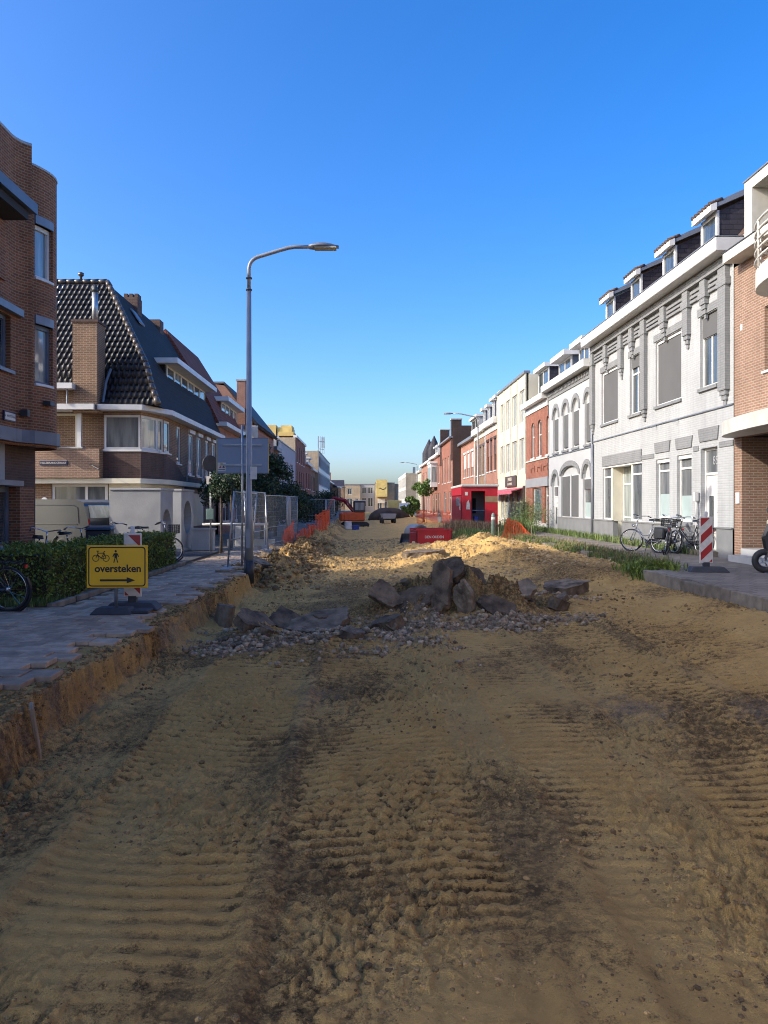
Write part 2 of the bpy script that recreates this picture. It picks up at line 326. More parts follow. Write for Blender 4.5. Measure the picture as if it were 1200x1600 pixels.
def window(pl, par, a0,a1,b0,b1, d=.1, fr=.06, vb=(), hb=(), glass='glass', frame='white', sill=None, rise=0, name='window', pd=.03):
    mb = MB(); f = fr; D = d+.06
    mb.fb(pl,a0,a0+f,b0,b1-rise,d,D); mb.fb(pl,a1-f,a1,b0,b1-rise,d,D); mb.fb(pl,a0+f,a1-f,b0,b0+f,d,D)
    if rise:
        n = 10; c = (a0+a1)/2; s = b1-rise; ro = (a1-a0)/2
        for k in range(n):
            t0,t1 = math.pi*k/n, math.pi*(k+1)/n
            q = [(c+ro*math.cos(t0),s+rise*math.sin(t0)),(c+ro*math.cos(t1),s+rise*math.sin(t1)),(c+(ro-f)*math.cos(t1),s+(rise-f)*math.sin(t1)),(c+(ro-f)*math.cos(t0),s+(rise-f)*math.sin(t0))]
            mb.prism(pl,q,d,D)
    else: mb.fb(pl,a0+f,a1-f,b1-f,b1,d,D)
    for t in vb:
        u = a0+(a1-a0)*t; mb.fb(pl,u-f*.45,u+f*.45,b0+f,b1-f-(rise*.5 if rise else 0),d+.006,D-.004)
    for t in hb:
        v = b0+(b1-b0)*t; mb.fb(pl,a0+f,a1-f,v-f*.45,v+f*.45,d+.003,D-.002)
    w = mb.build(name, frame, par)
    g = MB(); e = .01
    if rise:
        n = 10; pts = [(a0+e,b0+e),(a1-e,b0+e)] + [((a0+a1)/2+((a1-a0)/2-e)*math.cos(math.pi*k/n), b1-rise+(rise-e)*math.sin(math.pi*k/n)) for k in range(n+1)]
        g.prism(pl,pts,d+pd,d+pd+.012)
    else: g.fb(pl,a0+e,a1-e,b0+e,b1-e,d+pd,d+pd+.012)
    g.build('pane', glass, w)
    if sill:
        m, pr, th = sill; MB().fb(pl,a0-.06,a1+.06,b0-th,b0-.003,-pr,d+.02).build('sill', m, w)
    return w
def shutter_window(pl, par, a0,a1,b0,b1, d=.06, sill=('plinth',.06,.09)):
    w = MB().fb(pl,a0,a0+.05,b0,b1,d,d+.07).fb(pl,a1-.05,a1,b0,b1,d,d+.07).fb(pl,a0+.05,a1-.05,b1-.09,b1,d-.01,d+.07).fb(pl,a0+.05,a1-.05,b0,b0+.06,d,d+.07).build('window','white',par)
    MB().fb(pl,a0+.05,a1-.05,b0+.06,b1-.09,d+.02,d+.035).build('shutter','shutter',w)
    if sill: MB().fb(pl,a0-.05,a1+.05,b0-sill[2],b0-.003,-sill[1],d+.02).build('sill',sill[0],w)
    return w
def door(pl, par, a0,a1,b0,b1, d=.14, leaf='white', frame='white', light=None, trans=0, tglass='glass', name='door'):
    mb = MB(); f = .07; t = b1-trans
    mb.fb(pl,a0,a0+f,b0,b1,d,d+.07).fb(pl,a1-f,a1,b0,b1,d,d+.07).fb(pl,a0+f,a1-f,b1-f,b1,d,d+.07)
    if trans: mb.fb(pl,a0+f,a1-f,t-f/2,t+f/2,d+.003,d+.068)
    w = mb.build(name, frame, par)
    top = t-f/2 if trans else b1-f
    MB().fb(pl,a0+f,a1-f,b0+.01,top,d+.035,d+.06).build('leaf', leaf, w)
    if trans: MB().fb(pl,a0+f,a1-f,t+f/2,b1-f,d+.035,d+.047).build('pane', tglass, w)
    if light:
        u0,u1,v0,v1 = light; W = a1-a0-2*f; H = top-b0
        MB().fb(pl,a0+f+W*u0,a0+f+W*u1,b0+H*v0,b0+H*v1,d+.028,d+.045).build('pane','glass',w)
    uu = a0+f+.06
    MB().tube([pl.w(uu,b0+1.03,d+.034),pl.w(uu,b0+1.03,d-.02),pl.w(uu+.12,b0+1.03,d-.02)],.011,6).build('handle','chrome',w)
    return w
# ---------------------------------------------------------------- ground, dug-up road, pavements
KX = 6.0                                               # right kerb line
PZ = .18                                               # right pavement level
def edge_x(y): return -2.80 + .10*pn(y*.45, y*0+3.1, 2) + .07*pn(y*1.7, y*0+1.3, 4) + .03*pn(y*5.1, y*0, 5)
def lane(x, y, xc, hw, soft=.10): return sstep(hw+soft, hw-soft*.3, np.abs(x-xc))
def road_h(x, y, full=False):
    x = np.asarray(x, float); y = np.asarray(y, float)
    base = np.interp(x, [-3.6,-2.4,0,2.5,4.6,5.8,9], [-.52,-.52,-.46,-.37,-.20,-.02,-.02])
    lowx = fbm(x*.35, y*.28, 3, 11); h = base + .045*lowx
    # ---- crawler tracks: tread bars across each lane, ruts between
    wob = .10*pn(y*.22, y*0+.5, 21); treads = np.zeros_like(h); mask = np.zeros_like(h)
    near = sstep(17, 13, y); nf = .12+.88*sstep(3.2, 4.8, y)
    for xc, hw, per, sl, am, sd in ((-1.30,.58,.135,.14,.068,1),(.10,.60,.125,-.08,.068,2),(1.62,.42,.13,.07,.030,3),(2.85,.60,.14,.14,.052,4),(4.3,.55,.13,-.1,.045,5)):
        c = xc + wob + .02*y*(xc*.12)
        m = lane(x, y, c, hw) * np.clip(.78+1.6*pn(x*.5, y*.32, 30+sd), 0.05, 1) * near
        ph = (y + sl*(x-c) + .06*pn(x*1.1, y*.8, 40+sd) + .014*pn(x*9, y*6, 45+sd))/per
        t = np.abs((ph % 1)-.5)*2; bar = sstep(.38, .74, t) - .40
        treads = treads + m*nf*am*bar*(.65+.6*np.clip(pn(x*3, y*3, 50+sd)+.4, 0, 1)); mask = np.maximum(mask, m)
        h = h - .022*lane(x, y, c, hw)*near + .028*np.exp(-((np.abs(x-c)-hw-.07)/.07)**2)*near*(.4+.6*np.clip(pn(x*1.3, y*.8, 60+sd)+.3, 0, 1))
    h = h + treads
    # smooth wheel rut on the right half of the foreground
    rut = np.exp(-((x-(.82+.05*np.sin(y*.8)))/.13)**2)*sstep(7.5,4,y) + np.exp(-((x-(1.95+.09*y*.5))/.16)**2)*sstep(12,7,y)*sstep(2.5,4,y)
    h = h - .035*rut
    # crumbly surface
    rough = np.clip(.55+1.1*pn(x*.8, y*.7, 71), .12, 1.2)
    calm = (1-.7*sstep(.35,.6,x)*sstep(1.9,1.3,x)*sstep(6.5,4.5,y))*(1-.30*mask)
    h = h + calm*rough*(.022*fbm(x*5.5, y*4.2, 3, 80) + .022*fbm(x*17, y*13, 3, 90, .65) + .010*fbm(x*46, y*38, 2, 92)*sstep(11,6,y))
    crum = fbm(x*11, y*8, 3, 95); h = h + calm*rough*.05*np.clip(crum-.18, 0, 1)
    wx, wy = x+.03*pn(x*5,y*5,96), y+.03*pn(x*5,y*5,97)     # packed clods with sharp creases between them
    bil = .62*np.abs(pn(wx*9.5, wy*7.5, 98)) + .38*np.abs(pn(wx*23, wy*18, 99)); cl = np.clip(.30+1.6*fbm(x*.9,y*.75,3,71),.10,1.1)*sstep(19,15,y)
    cl = cl*(1-.7*sstep(.45,.7,x)*sstep(1.9,1.4,x)*sstep(6.2,4.8,y)); h = h + cl*.060*(bil-.16)
    # ---- heap of broken asphalt and soil with grey rubble aprons
    def g(cx, cy, sx, sy, a): return a*np.exp(-((x-cx)/sx)**2-((y-cy)/sy)**2)
    pile = g(1.35,13.5,.75,.6,.58)+g(2.2,13.4,.7,.6,.46)+g(.5,13.5,.75,.6,.40)+g(.9,14.9,.9,.6,.42)+g(3.2,13.8,.6,.6,.20)
    pile = pile + g(-.75,12.6,.7,.4,.22)+g(-1.75,11.9,.45,.4,.16)
    apron = g(1.7,12.45,1.6,.45,.10)+g(-1.1,11.0,1.1,.8,.10)+g(-.1,11.7,1.2,.5,.07)+g(3.3,14.3,.8,.5,.08)
    lump = 1+.55*fbm(x*1.7, y*1.7, 5, 110, .6)
    h = h + pile*lump + apron*(1+.4*fbm(x*3, y*3, 3, 115))
    # ---- sunlit sand ridge across the far right half, sand steps in the middle
    yy = y + .55*pn(x*.55, y*.2, 120)
    ridge = sstep(23.0,25.4,yy)*(1-.55*sstep(30.5,33.5,yy))*(1-sstep(40,46,y))*sstep(.5+.04*(y-24),2.3,x+.35*pn(x*.4,y*.4,123))
    h = h + ridge*(.34+.20*fbm(x*.9, y*.55, 4, 125)+.05*fbm(x*3.1,y*2.2,3,127))
    mid = sstep(20.5,22.5,y)*sstep(2.4,1.2,x)*sstep(-2.2,-1.0,x)
    h = h + mid*(.06*fbm(x*.9, y*.35, 4, 131) + .09*(sstep(.0,.12,pn(x*.22, y*.17, 133))-.5) + .03*fbm(x*2.5,y*1.3,3,134))
    # ---- left spoil bank beyond the lamp post
    sp = sstep(18.6,20.5,y)*(1-sstep(60,80,y))*np.exp(-((x+2.45-.25*pn(y*.3,y*0,140))/(.72+.2*pn(y*.4,y*0,141)))**2)
    h = h + sp*(.50+.30*fbm(x*1.3, y*.8, 4, 142)+.07*fbm(x*4,y*3,3,144))
    # ---- right verge: loose dark soil climbing to the pavement where the kerb is gone
    vg = sstep(16.3,17.6,y)*(1-sstep(60,70,y))
    up = sstep(4.1+.3*pn(y*.5,y*0,150), 6.1, x)
    h = h*(1-vg*up) + vg*up*(.10+.05*fbm(x*1.4,y*1.2,3,151)) + vg*np.exp(-((x-4.6)/.8)**2)*(.16+.14*fbm(x*1.2,y*.9,4,153))
    # ---- cut bank along the left pavement
    e = edge_x(y); fw = .07+.07*np.clip(pn(y*.7,y*0,160)+.3,0,1)
    face = sstep(e-.02, e+fw, x + .09*fbm(x*0+y*2.2, y*0+1.1, 3, 161) + .05*fbm(y*7, x*5, 3, 164))
    top = -.058 + .018*fbm(x*4, y*4, 3, 163)
    talus = .22*np.exp(-np.clip(x-e-fw*.6,0,9)/.22)*(.5+.9*np.clip(fbm(y*.8,x*2,3,165),-.5,1))*sstep(21,18,y)
    h = h + talus*face
    out = top*(1-face) + h*face
    if not full: return out
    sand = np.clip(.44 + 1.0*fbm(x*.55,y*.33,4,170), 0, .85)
    sand = sand + 1.15*np.clip(treads*26,-.55,.5)*mask + .35*np.clip(crum-.15,0,.8)*near - .25*np.clip(-crum-.1,0,.8)*near + .18*np.exp(-((x-.5)/1.3)**2-((y-5)/2.2)**2)  # tread and crumb crests painted lighter, hollows darker: relief shading in the colour
    sand = sand + cl*2.0*np.clip(bil-.15,-.14,.22)  # shade in the creases between clods painted darker, clod tops lighter
    sand = np.maximum(sand, .12*np.exp(-((x-e-.06)/.16)**2)*sstep(15,12,y))
    far = sstep(19.5,22.5,y+.6*pn(x*.5,y*.3,172)); sand = np.maximum(sand, far*(.86+.22*fbm(x*.7,y*.4,4,173))*sstep(-1.9,-1.1,x))
    sand = sand*(1-.92*vg*np.exp(-((x-5.1)/.9)**2)*sstep(27,24,y))
    sand = np.maximum(sand, sp*.28)
    sand = sand*(1-.75*np.clip(pile*3,0,1))
    grav = np.clip(apron*11*np.clip(.75+1.6*fbm(x*.9,y*1.1,3,185),0,1.3) + .6*np.clip(pn(x*.6,y*.5,180)-.35,0,1)*near + g(1.7,12.4,1.5,.35,.4), 0, 1)*(1-np.clip(pile*1.6,0,.9))
    grav = grav + .55*g(2.6,7.4,.45,.7,1)+.5*g(3.7,6.9,.45,.8,1)+.4*g(-.55,8.4,.6,.8,1)
    grav = grav + .62*np.exp(-((x-e-.05)/.12)**2)*(.6+.6*pn(y*2.1,x*5,190))*sstep(18,15,y)
    return out, np.clip(sand,0,1.1), np.clip(grav,0,1)
def HZ(x, y): return float(road_h(np.array([x]), np.array([y]))[0])

def soilmat():
    m, nt, b, N, L = _nt('dug_soil'); b.inputs['Roughness'].default_value = .95; b.inputs['Specular IOR Level'].default_value = .15
    g = N('ShaderNodeNewGeometry'); pos = g.outputs['Position']
    def noise(s, det=6, r=.6):
        n = N('ShaderNodeTexNoise'); n.inputs['Scale'].default_value = s; n.inputs['Detail'].default_value = det; n.inputs['Roughness'].default_value = r; L(pos, n.inputs['Vector']); return n.outputs[0]
    def rng(x, a, b_, c=0, d=1):
        q = N('ShaderNodeMapRange'); q.inputs[1].default_value = a; q.inputs[2].default_value = b_; q.inputs[3].default_value = c; q.inputs[4].default_value = d; L(x, q.inputs[0]); return q.outputs[0]
    def mix(f, a, b_):
        x = N('ShaderNodeMix'); x.data_type = 'RGBA'
        L(f, x.inputs[0])
        for i, v in ((6,a),(7,b_)):
            if isinstance(v, tuple): x.inputs[i].default_value = c4(v)
            else: L(v, x.inputs[i])
        return x.outputs[2]
    def math_(op, a, b_):
        x = N('ShaderNodeMath'); x.operation = op
        for i, v in ((0,a),(1,b_)):
            if isinstance(v, (int,float)): x.inputs[i].default_value = v
            else: L(v, x.inputs[i])
        return x.outputs[0]
    at = N('ShaderNodeAttribute'); at.attribute_name = 'sand'; ag = N('ShaderNodeAttribute'); ag.attribute_name = 'grav'  # the sand attribute also carries the painted shading of treads and creases
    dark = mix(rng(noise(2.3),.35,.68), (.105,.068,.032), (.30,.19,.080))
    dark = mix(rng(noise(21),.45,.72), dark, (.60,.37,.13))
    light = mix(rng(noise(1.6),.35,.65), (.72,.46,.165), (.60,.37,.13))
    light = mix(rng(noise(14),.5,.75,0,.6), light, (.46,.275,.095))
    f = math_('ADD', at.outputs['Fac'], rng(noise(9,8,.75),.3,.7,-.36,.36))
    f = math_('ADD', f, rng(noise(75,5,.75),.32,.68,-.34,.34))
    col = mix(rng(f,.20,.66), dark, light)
    gr = mix(rng(noise(46,4,.7),.4,.62), (.17,.125,.088), (.42,.31,.215))
    gf = math_('MULTIPLY', rng(math_('ADD', ag.outputs['Fac'], rng(noise(7),.3,.7,-.25,.25)),.25,.75), .85)
    col = mix(gf, col, gr)
    L(col, b.inputs['Base Color'])
    bp = N('ShaderNodeBump'); bp.inputs['Strength'].default_value = .9; bp.inputs['Distance'].default_value = .045; L(noise(42,8,.75), bp.inputs['Height'])
    bp2 = N('ShaderNodeBump'); bp2.inputs['Strength'].default_value = .9; bp2.inputs['Distance'].default_value = .012; L(noise(130,5,.75), bp2.inputs['Height']); L(bp.outputs[0], bp2.inputs['Normal'])
    L(bp2.outputs[0], b.inputs['Normal'])
    return m
MT['soil'] = soilmat()
MT['soil_plain'] = mat('garden_soil', (.15,.09,.045), (.24,.15,.07), 3, .95, .8, 40)

ground = MB().box(-2500,2500,-800,3500,-.95,-.75).build('ground','soil_plain'); tag(ground, kind='structure')
xs = np.concatenate([np.arange(-3.7,-3.1,.04), np.arange(-3.1,2.4,.0125), np.arange(2.4,4.6,.02), np.arange(4.6,7.01,.035)])
ys = [1.9]
while ys[-1] < 230: ys.append(ys[-1] + max(.012, .0032*ys[-1] if ys[-1] < 45 else .012*ys[-1]))
ys = np.array(ys); Xg, Yg = np.meshgrid(xs, ys)
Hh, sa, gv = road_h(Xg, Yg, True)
V = np.stack([Xg.ravel(), Yg.ravel(), Hh.ravel()], 1); nx, ny = len(xs), len(ys)
idx = np.arange(nx*ny).reshape(ny, nx)
F = np.stack([idx[:-1,:-1].ravel(), idx[:-1,1:].ravel(), idx[1:,1:].ravel(), idx[1:,:-1].ravel()], 1)
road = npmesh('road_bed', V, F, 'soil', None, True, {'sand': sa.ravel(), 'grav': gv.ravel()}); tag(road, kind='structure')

def scatter_rocks(name, P, size, m, parent, seed, squash=.7):
    r = np.random.default_rng(seed); n = len(P); v0, f0 = ICO1
    jit = 1 + .35*(r.random((n, len(v0)))-.5)
    sc = np.stack([np.ones(n), .7+.6*r.random(n), squash*(.7+.6*r.random(n))], 1)*size[:,None]
    v = v0[None]*jit[...,None]*sc[:,None,:]
    an = r.random(n)*6.283; c, s = np.cos(an)[:,None], np.sin(an)[:,None]
    vx = v[...,0]*c - v[...,1]*s; vy = v[...,0]*s + v[...,1]*c
    v = np.stack([vx, vy, v[...,2]], -1) + P[:,None,:]
    f = f0[None] + (np.arange(n)*len(v0))[:,None,None]
    return npmesh(name, v.reshape(-1,3), f.reshape(-1,3), m, parent)
r = np.random.default_rng(5)
def in_view(x, y): return (x > -.50*y) & (x < .56*y)
n = 130000; y = 2.3*np.exp(r.random(n)*math.log(19/2.3)); x = r.uniform(-2.6, 6, n)
dens = np.clip(.05+1.5*pn(x*.9,y*.8,71)+.7*pn(x*2.6,y*2.2,201), .01, 1); k = (r.random(n) < dens) & in_view(x,y); x, y = x[k][:9000], y[k][:9000]
sz = (.004+.016*r.random(len(x))**4)*(.8+.07*y)
o = scatter_rocks('soil_clods', np.stack([x,y,road_h(x,y)-sz*.05],1), sz, 'clod', None, 8); tag(o, 'crumbly dark clods lying over the churned road bed', 'soil', kind='stuff')
n = 9000; y = r.uniform(19,45,n); x = r.uniform(-2.2,6.5,n); sz = .014+.06*r.random(n)**4
o = scatter_rocks('sand_clods', np.stack([x,y,road_h(x,y)+sz*.2],1), sz, 'sandclod', None, 9); tag(o, 'yellow sand lumps strewn over the sunlit far road bed', 'sand', kind='stuff')
# grey rubble aprons round the heap
n = 60000; x = r.uniform(-2.6,4.6,n); y = r.uniform(9.6,15.4,n); _, _, gg = road_h(x,y,True); k = r.random(n) < gg*1.2-.12; x, y = x[k][:18000], y[k][:18000]
sz = .006+.045*r.random(len(x))**5
o = scatter_rocks('gravel', np.stack([x,y,road_h(x,y)+sz*.45],1), sz, 'gravel', None, 10, .85); tag(o, 'grey crushed rubble around the broken asphalt heap', 'gravel', kind='stuff')
n = 2600; y = r.uniform(18.8,36,n); x = r.normal(-2.5,.55,n); sz = .02+.09*r.random(n)**3
o = scatter_rocks('spoil_lumps', np.stack([x,y,road_h(x,y)+sz*.3],1), sz, 'clod', None, 12); tag(o, 'brown spoil lumps along the left bank past the lamp post', 'soil', kind='stuff')
# stones on the left ledge between tiles and cut
n = 2600; y = r.uniform(4.4,20,n); x = edge_x(y)-r.random(n)**1.5*.30+.03; sz = .006+.022*r.random(n)**2.5
o = scatter_rocks('ledge_grit', np.stack([x,y,road_h(x,y)+sz*.4],1), sz, 'clod', None, 13); tag(o, 'loose grit along the broken edge of the left pavement', 'grit', kind='stuff')

# ---- left pavement
pl_bed = MB().box(-60,-3.25,-45,230,-.6,-.054).build('pavement_left','soil_plain'); tag(pl_bed, kind='structure')
tile = MB(); tw = .146
tile.add([(-tw,-tw,-.05),(tw,-tw,-.05),(tw,tw,-.05),(-tw,tw,-.05),(-tw,-tw,-.005),(tw,-tw,-.005),(tw,tw,-.005),(-tw,tw,-.005),(-tw+.005,-tw+.005,0),(tw-.005,-tw+.005,0),(tw-.005,tw-.005,0),(-tw+.005,tw-.005,0)],
         [(0,1,5,4),(1,2,6,5),(2,3,7,6),(3,0,4,7),(4,5,9,8),(5,6,10,9),(6,7,11,10),(7,4,8,11),(8,9,10,11)])
tme = bpy.data.meshes.new('paving_tile'); tme.from_pydata(tile.v, [], tile.f); tme.update(); tme.materials.append(MT['paving'])
cand = []; row = 0; y = 4.3
while y < 26.4:
    e = float(edge_x(np.array([y]))[0]); off = .15*(row % 2)
    x = -4.72 + off + .15 if y > 12.0 else -4.72-.3*9+off+.15
    lim = e - .02 - random.choice((0,0,.05,.12,.3,.3))
    while x + .15 < lim + .12:
        if x + .15 <= lim or random.random() < .3: cand.append((x, y))
        x += .3
    y += .3; row += 1
cand = [c for c in cand if c[0]+.2 > -.50*c[1]]; random.shuffle(cand)
cand = [c for c in cand if not (c[0] > -3.35 and c[1] < 6.6 and random.random() < .8)]
cand.sort(key=lambda c: c[1])
rest = MB()
for i, (x, y) in enumerate(cand):
    dz = random.gauss(0, .0035); tx, ty, tz = random.gauss(0,.008), random.gauss(0,.010), random.gauss(0,.01)
    if x > -3.3: tx, ty, dz = tx*2, ty+random.uniform(-.02,.07), dz-.008
    M = Matrix.Translation((x,y,dz)) @ Matrix.Rotation(tz,4,'Z') @ Matrix.Rotation(tx,4,'X') @ Matrix.Rotation(ty,4,'Y')
    if i < 300:
        o = bpy.data.objects.new('paving_tile', tme); COL.objects.link(o); o.parent = pl_bed; o.matrix_local = M
    else: rest.add([tuple(M @ Vector(p)) for p in tile.v], tile.f)
MT['paving_far'] = mat('paving_tile_far', (.49,.355,.24), (.31,.23,.158), 7, .85, .35, 90, island=.25)
o = rest.build('paving_tiles','paving_far',pl_bed); tag(o, kind='stuff')
MB().box(-7.8,-3.2,26.5,200,-.053,-.006).build('footway','sheet_paving',pl_bed)
MB().box(-8.4,-6.05,4,20.6,-.053,-.006).build('forecourt','sheet_paving',pl_bed)
side = MB().box(-60,-5.0,20.9,26.45,-.053,-.002).build('side_street','asphalt'); tag(side, kind='structure')
MB().box(-6.05,-4.98,12.1,20.7,-.053,.03).build('hedge_bed','soil_plain',pl_bed)
y = 12.0
while y < 20.8:
    l = .98; MB().box(-4.97,-4.88,y,y+l,-.05,.045).build('kerb_stone','kerb',pl_bed,bevel=.008).rotation_euler = (0,0,random.gauss(0,.0006)); y += 1.0
# ---- right pavement with kerb stones
rp = MB().ext([(KX+.13,-45,PZ),(9.9,-45,PZ),(9.9,230,PZ),(6.55,230,PZ),(6.55,16.6,PZ),(KX+.13,16.6,PZ)], (0,0,-.6)).build('pavement_right','sheet_paving'); tag(rp, kind='structure')
y = 1.6; k = 0
while y < 16.2:
    o = MB().box(-.065,.06,0,.985,-.36,.005).build('kerb_stone','kerb',rp,bevel=.012)
    o.location = (KX+.066, y, PZ+random.gauss(0,.006)-(.02 if k == 12 else 0)); o.rotation_euler = (random.gauss(0,.006), random.gauss(0,.02), random.gauss(0,.006)); y += 1.0; k += 1
# ---------------------------------------------------------------- buildings on the right side
PRF = PR(9.5)
def ru(px, X=9.5): return X*FPX/(px-VX)               # distance along the street of a point seen at px on the facade plane
def body(par, pl, u0,u1,v0,v1, d0=.16, d1=9, m='dark', name='core'):
    return MB().fb(pl,u0+.004,u1-.004,v0,v1,d0,d1).build(name, m, par)
def downpipe(par, pl, u, v0, v1, m='zinc', r=.045, off=.06):
    return MB().tube([pl.w(u,v0,-off),pl.w(u,v1,-off)], r, 8).build('downpipe', m, par, True)

# ---- house with numbers 83 and 85
h = thing('painted_house','wide light grey painted house numbered 83 and 85 with four slate dormers','house',(9.5,26,PZ))
h.location = (0,0,0)
y0, y1, pl = 19.78, 31.9, PRF
up = [(ru(965.4),ru(940),4.78,6.83,'s'),(ru(1002),ru(984),4.78,6.83,'n'),(ru(1064.4),ru(1024.5),4.78,6.87,'s'),(ru(1121),ru(1094),4.86,6.88,'w')]
lo = [(ru(1046),ru(1025),1.15,3.05),(ru(1080.6),ru(1058),1.08,3.08)]
dr = (ru(1121),ru(1095),.34,3.17)
en = (ru(1003),ru(942),.30,3.08)
holes = [u[:4] for u in up] + lo + [dr, en]
wall(MB(),pl,y0,y1,.96,8.10,[x for x in holes],.16).build('wall','paint_grey',h)
pw = MB(); wall(pw,Pl((9.47,0,0),(0,1,0),(1,0,0)),y0-.01,y1,.0,.96,[(dr[0],dr[1],.2,.97),(en[0]+2.0,en[1]-1.35,.25,.97)],.19); pw.build('plinth','plinth',h)
MB().fb(pl,y0,dr[0]-.02,.955,1.0,-.06,.02).fb(pl,dr[1]+.02,en[0]+1.98,.955,1.0,-.06,.02).fb(pl,en[1]-1.32,y1,.955,1.0,-.06,.02).build('plinth_cap','plinth',h)
body(h,pl,y0,en[0],.0,8.08,.2); body(h,pl,en[1],y1,.0,8.08,.2); body(h,pl,en[0],en[1],3.08,8.08,.2); body(h,pl,en[0],en[1],0,3.08,1.25,9)
for a,b,c,d,k in up:
    if k == 's': shutter_window(pl,h,a,b,c,d)
    else:
        w = window(pl,h,a,b,c,d,.09,.07,vb=(.5,),hb=(.70,),glass='glass',sill=('paint_dark',.07,.10))
        MB().fb(pl,a+.05,b-.05,d-.62 if k=='w' else d-.40,d-.03,.06,.088).build('shutter','shutter',w)
    MB().fb(pl,a-.12,b+.12,d+.02,d+.24,-.03,.02).build('lintel','paint_dark',h)
for a,b,c,d in lo:
    w = window(pl,h,a,b,c,d,.10,.07,hb=(.80,),glass='glass_grey',sill=('plinth',.06,.08))
    MB().fb(pl,a+.07,b-.07,c+.07,c+.78,.122,.128).build('frosted_film','frost',w)
    MB().fb(pl,a+.02,b-.02,d-.12,d-.005,.04,.098).build('shutter_box','white',w)
    cu = (a+b)/2; hw = (b-a)/2
    MB().prism(pl,[(cu-hw-.02,3.26),(cu+hw+.02,3.26),(cu+hw+.10,3.60),(cu-hw-.10,3.60)],-.035,.02).build('lintel','paint_dark',h)
a,b,c,d = dr
w = door(pl,h,a,b,c,d,.12,light=(.55,.85,.18,.72),trans=.72,tglass='glass_grey')
text('85',.34,pl,a+.42,2.80,.145,'panel_grey',w,'house_number',-1,.003)
MB().prism(pl,[(a-.04,3.36),(b+.04,3.36),(b+.12,3.72),(a-.12,3.72)],-.035,.02).build('lintel','paint_dark',h)
MB().fb(pl,a-.1,b+.1,.18,.33,-.28,.12).build('doorstep','kerb',h)
# shopfront entrance of 83: side windows and a recessed door
a,b,c,d = en
window(pl,h,b-.95,b,1.0,d,.05,.07,hb=(.80,),glass='glass_grey',sill=('plinth',.05,.06))
window(pl,h,a,a+1.1,1.0,d,.05,.07,hb=(.80,),glass='glass_grey',sill=('plinth',.05,.06))
P83 = Pl((9.5,0,0),(0,1,0),(1,0,0))
MB().fb(pl,a,a+1.1,.3,.995,.02,.2).build('stall_riser','plinth',h); MB().fb(pl,b-.95,b,.3,.995,.02,.2).build('stall_riser','plinth',h)
MB().fb(pl,b-1.06,b-.96,.3,d,.05,1.15).build('porch_panelling','cream',h); MB().fb(pl,a+1.11,a+1.2,.3,d,.05,1.15).build('porch_panelling','cream',h)
w = door(pl,h,a+1.25,a+2.25,.34,d,.45,light=(.12,.88,.12,.92),trans=.75,tglass='frost')
text('83',.36,pl,a+1.75,2.68,.475,'sign_blue',w,'house_number',-1,.003)
window(pl,h,a+2.27,b-1.08,.34,d,.45,.06,hb=(.28,.74),glass='glass_curtain')
MB().fb(pl,a,b,.22,.335,-.2,1.2).build('doorstep','kerb',h); MB().fb(pl,a,b,3.09,3.5,-.035,.02).build('lintel','paint_dark',h)
MB().fb(pl,a,b,3.02,3.085,-.0,1.2).build('porch_ceiling','white',h)
for u,v in ((y0,dr[0]-.13),(dr[1]+.13,lo[1][0]-.14),(lo[0][1]+.14,en[0]-.01)): MB().fb(pl,u,v,3.12,3.27,-.022,.02).build('band','paint_dark',h)
MB().fb(pl,y0,y1,4.17,4.205,-.04,.02).build('string_course','zinc',h)
# pilasters and corbels under the cornice
def corbel(u, w, vb, steps=3):
    mb = MB().fb(pl,u-w/2,u+w/2,vb,7.83,-.13,.02)
    for k in range(steps): q = w/2*(1-.22*(k+1)); mb.fb(pl,u-q,u+q,vb-.13*(k+1),vb-.13*k,-.13+.03*(k+1),.02)
    mb.fb(pl,u-w/2-.06,u+w/2+.06,7.33,7.53,-.15,.02).build('pilaster','paint_dark',h)
cs = []
for px,w,vb in ((1134.5,.44,4.6),(1076,.36,6.55),(1008.5,.40,4.8),(972.5,.36,6.6),(927.8,.40,4.9)):
    u = ru(px); corbel(u,w,vb); cs.append(u)
allc = sorted(cs); mids = []
for p,q in zip(allc, allc[1:]):
    m_ = (p+q)/2; corbel(m_,.34,7.15); mids.append(m_)
pts = sorted(allc+mids)
for p,q in zip(pts, pts[1:]):
    mb = MB()
    for k in range(3): mb.fb(pl,p+.24,q-.24,7.40+k*.13,7.48+k*.13,-.07,.02)
    mb.build('dentil_panel','paint_dark',h)
MB().fb(pl,y0,y1,7.84,8.08,-.16,.02).build('frieze','paint_dark',h)
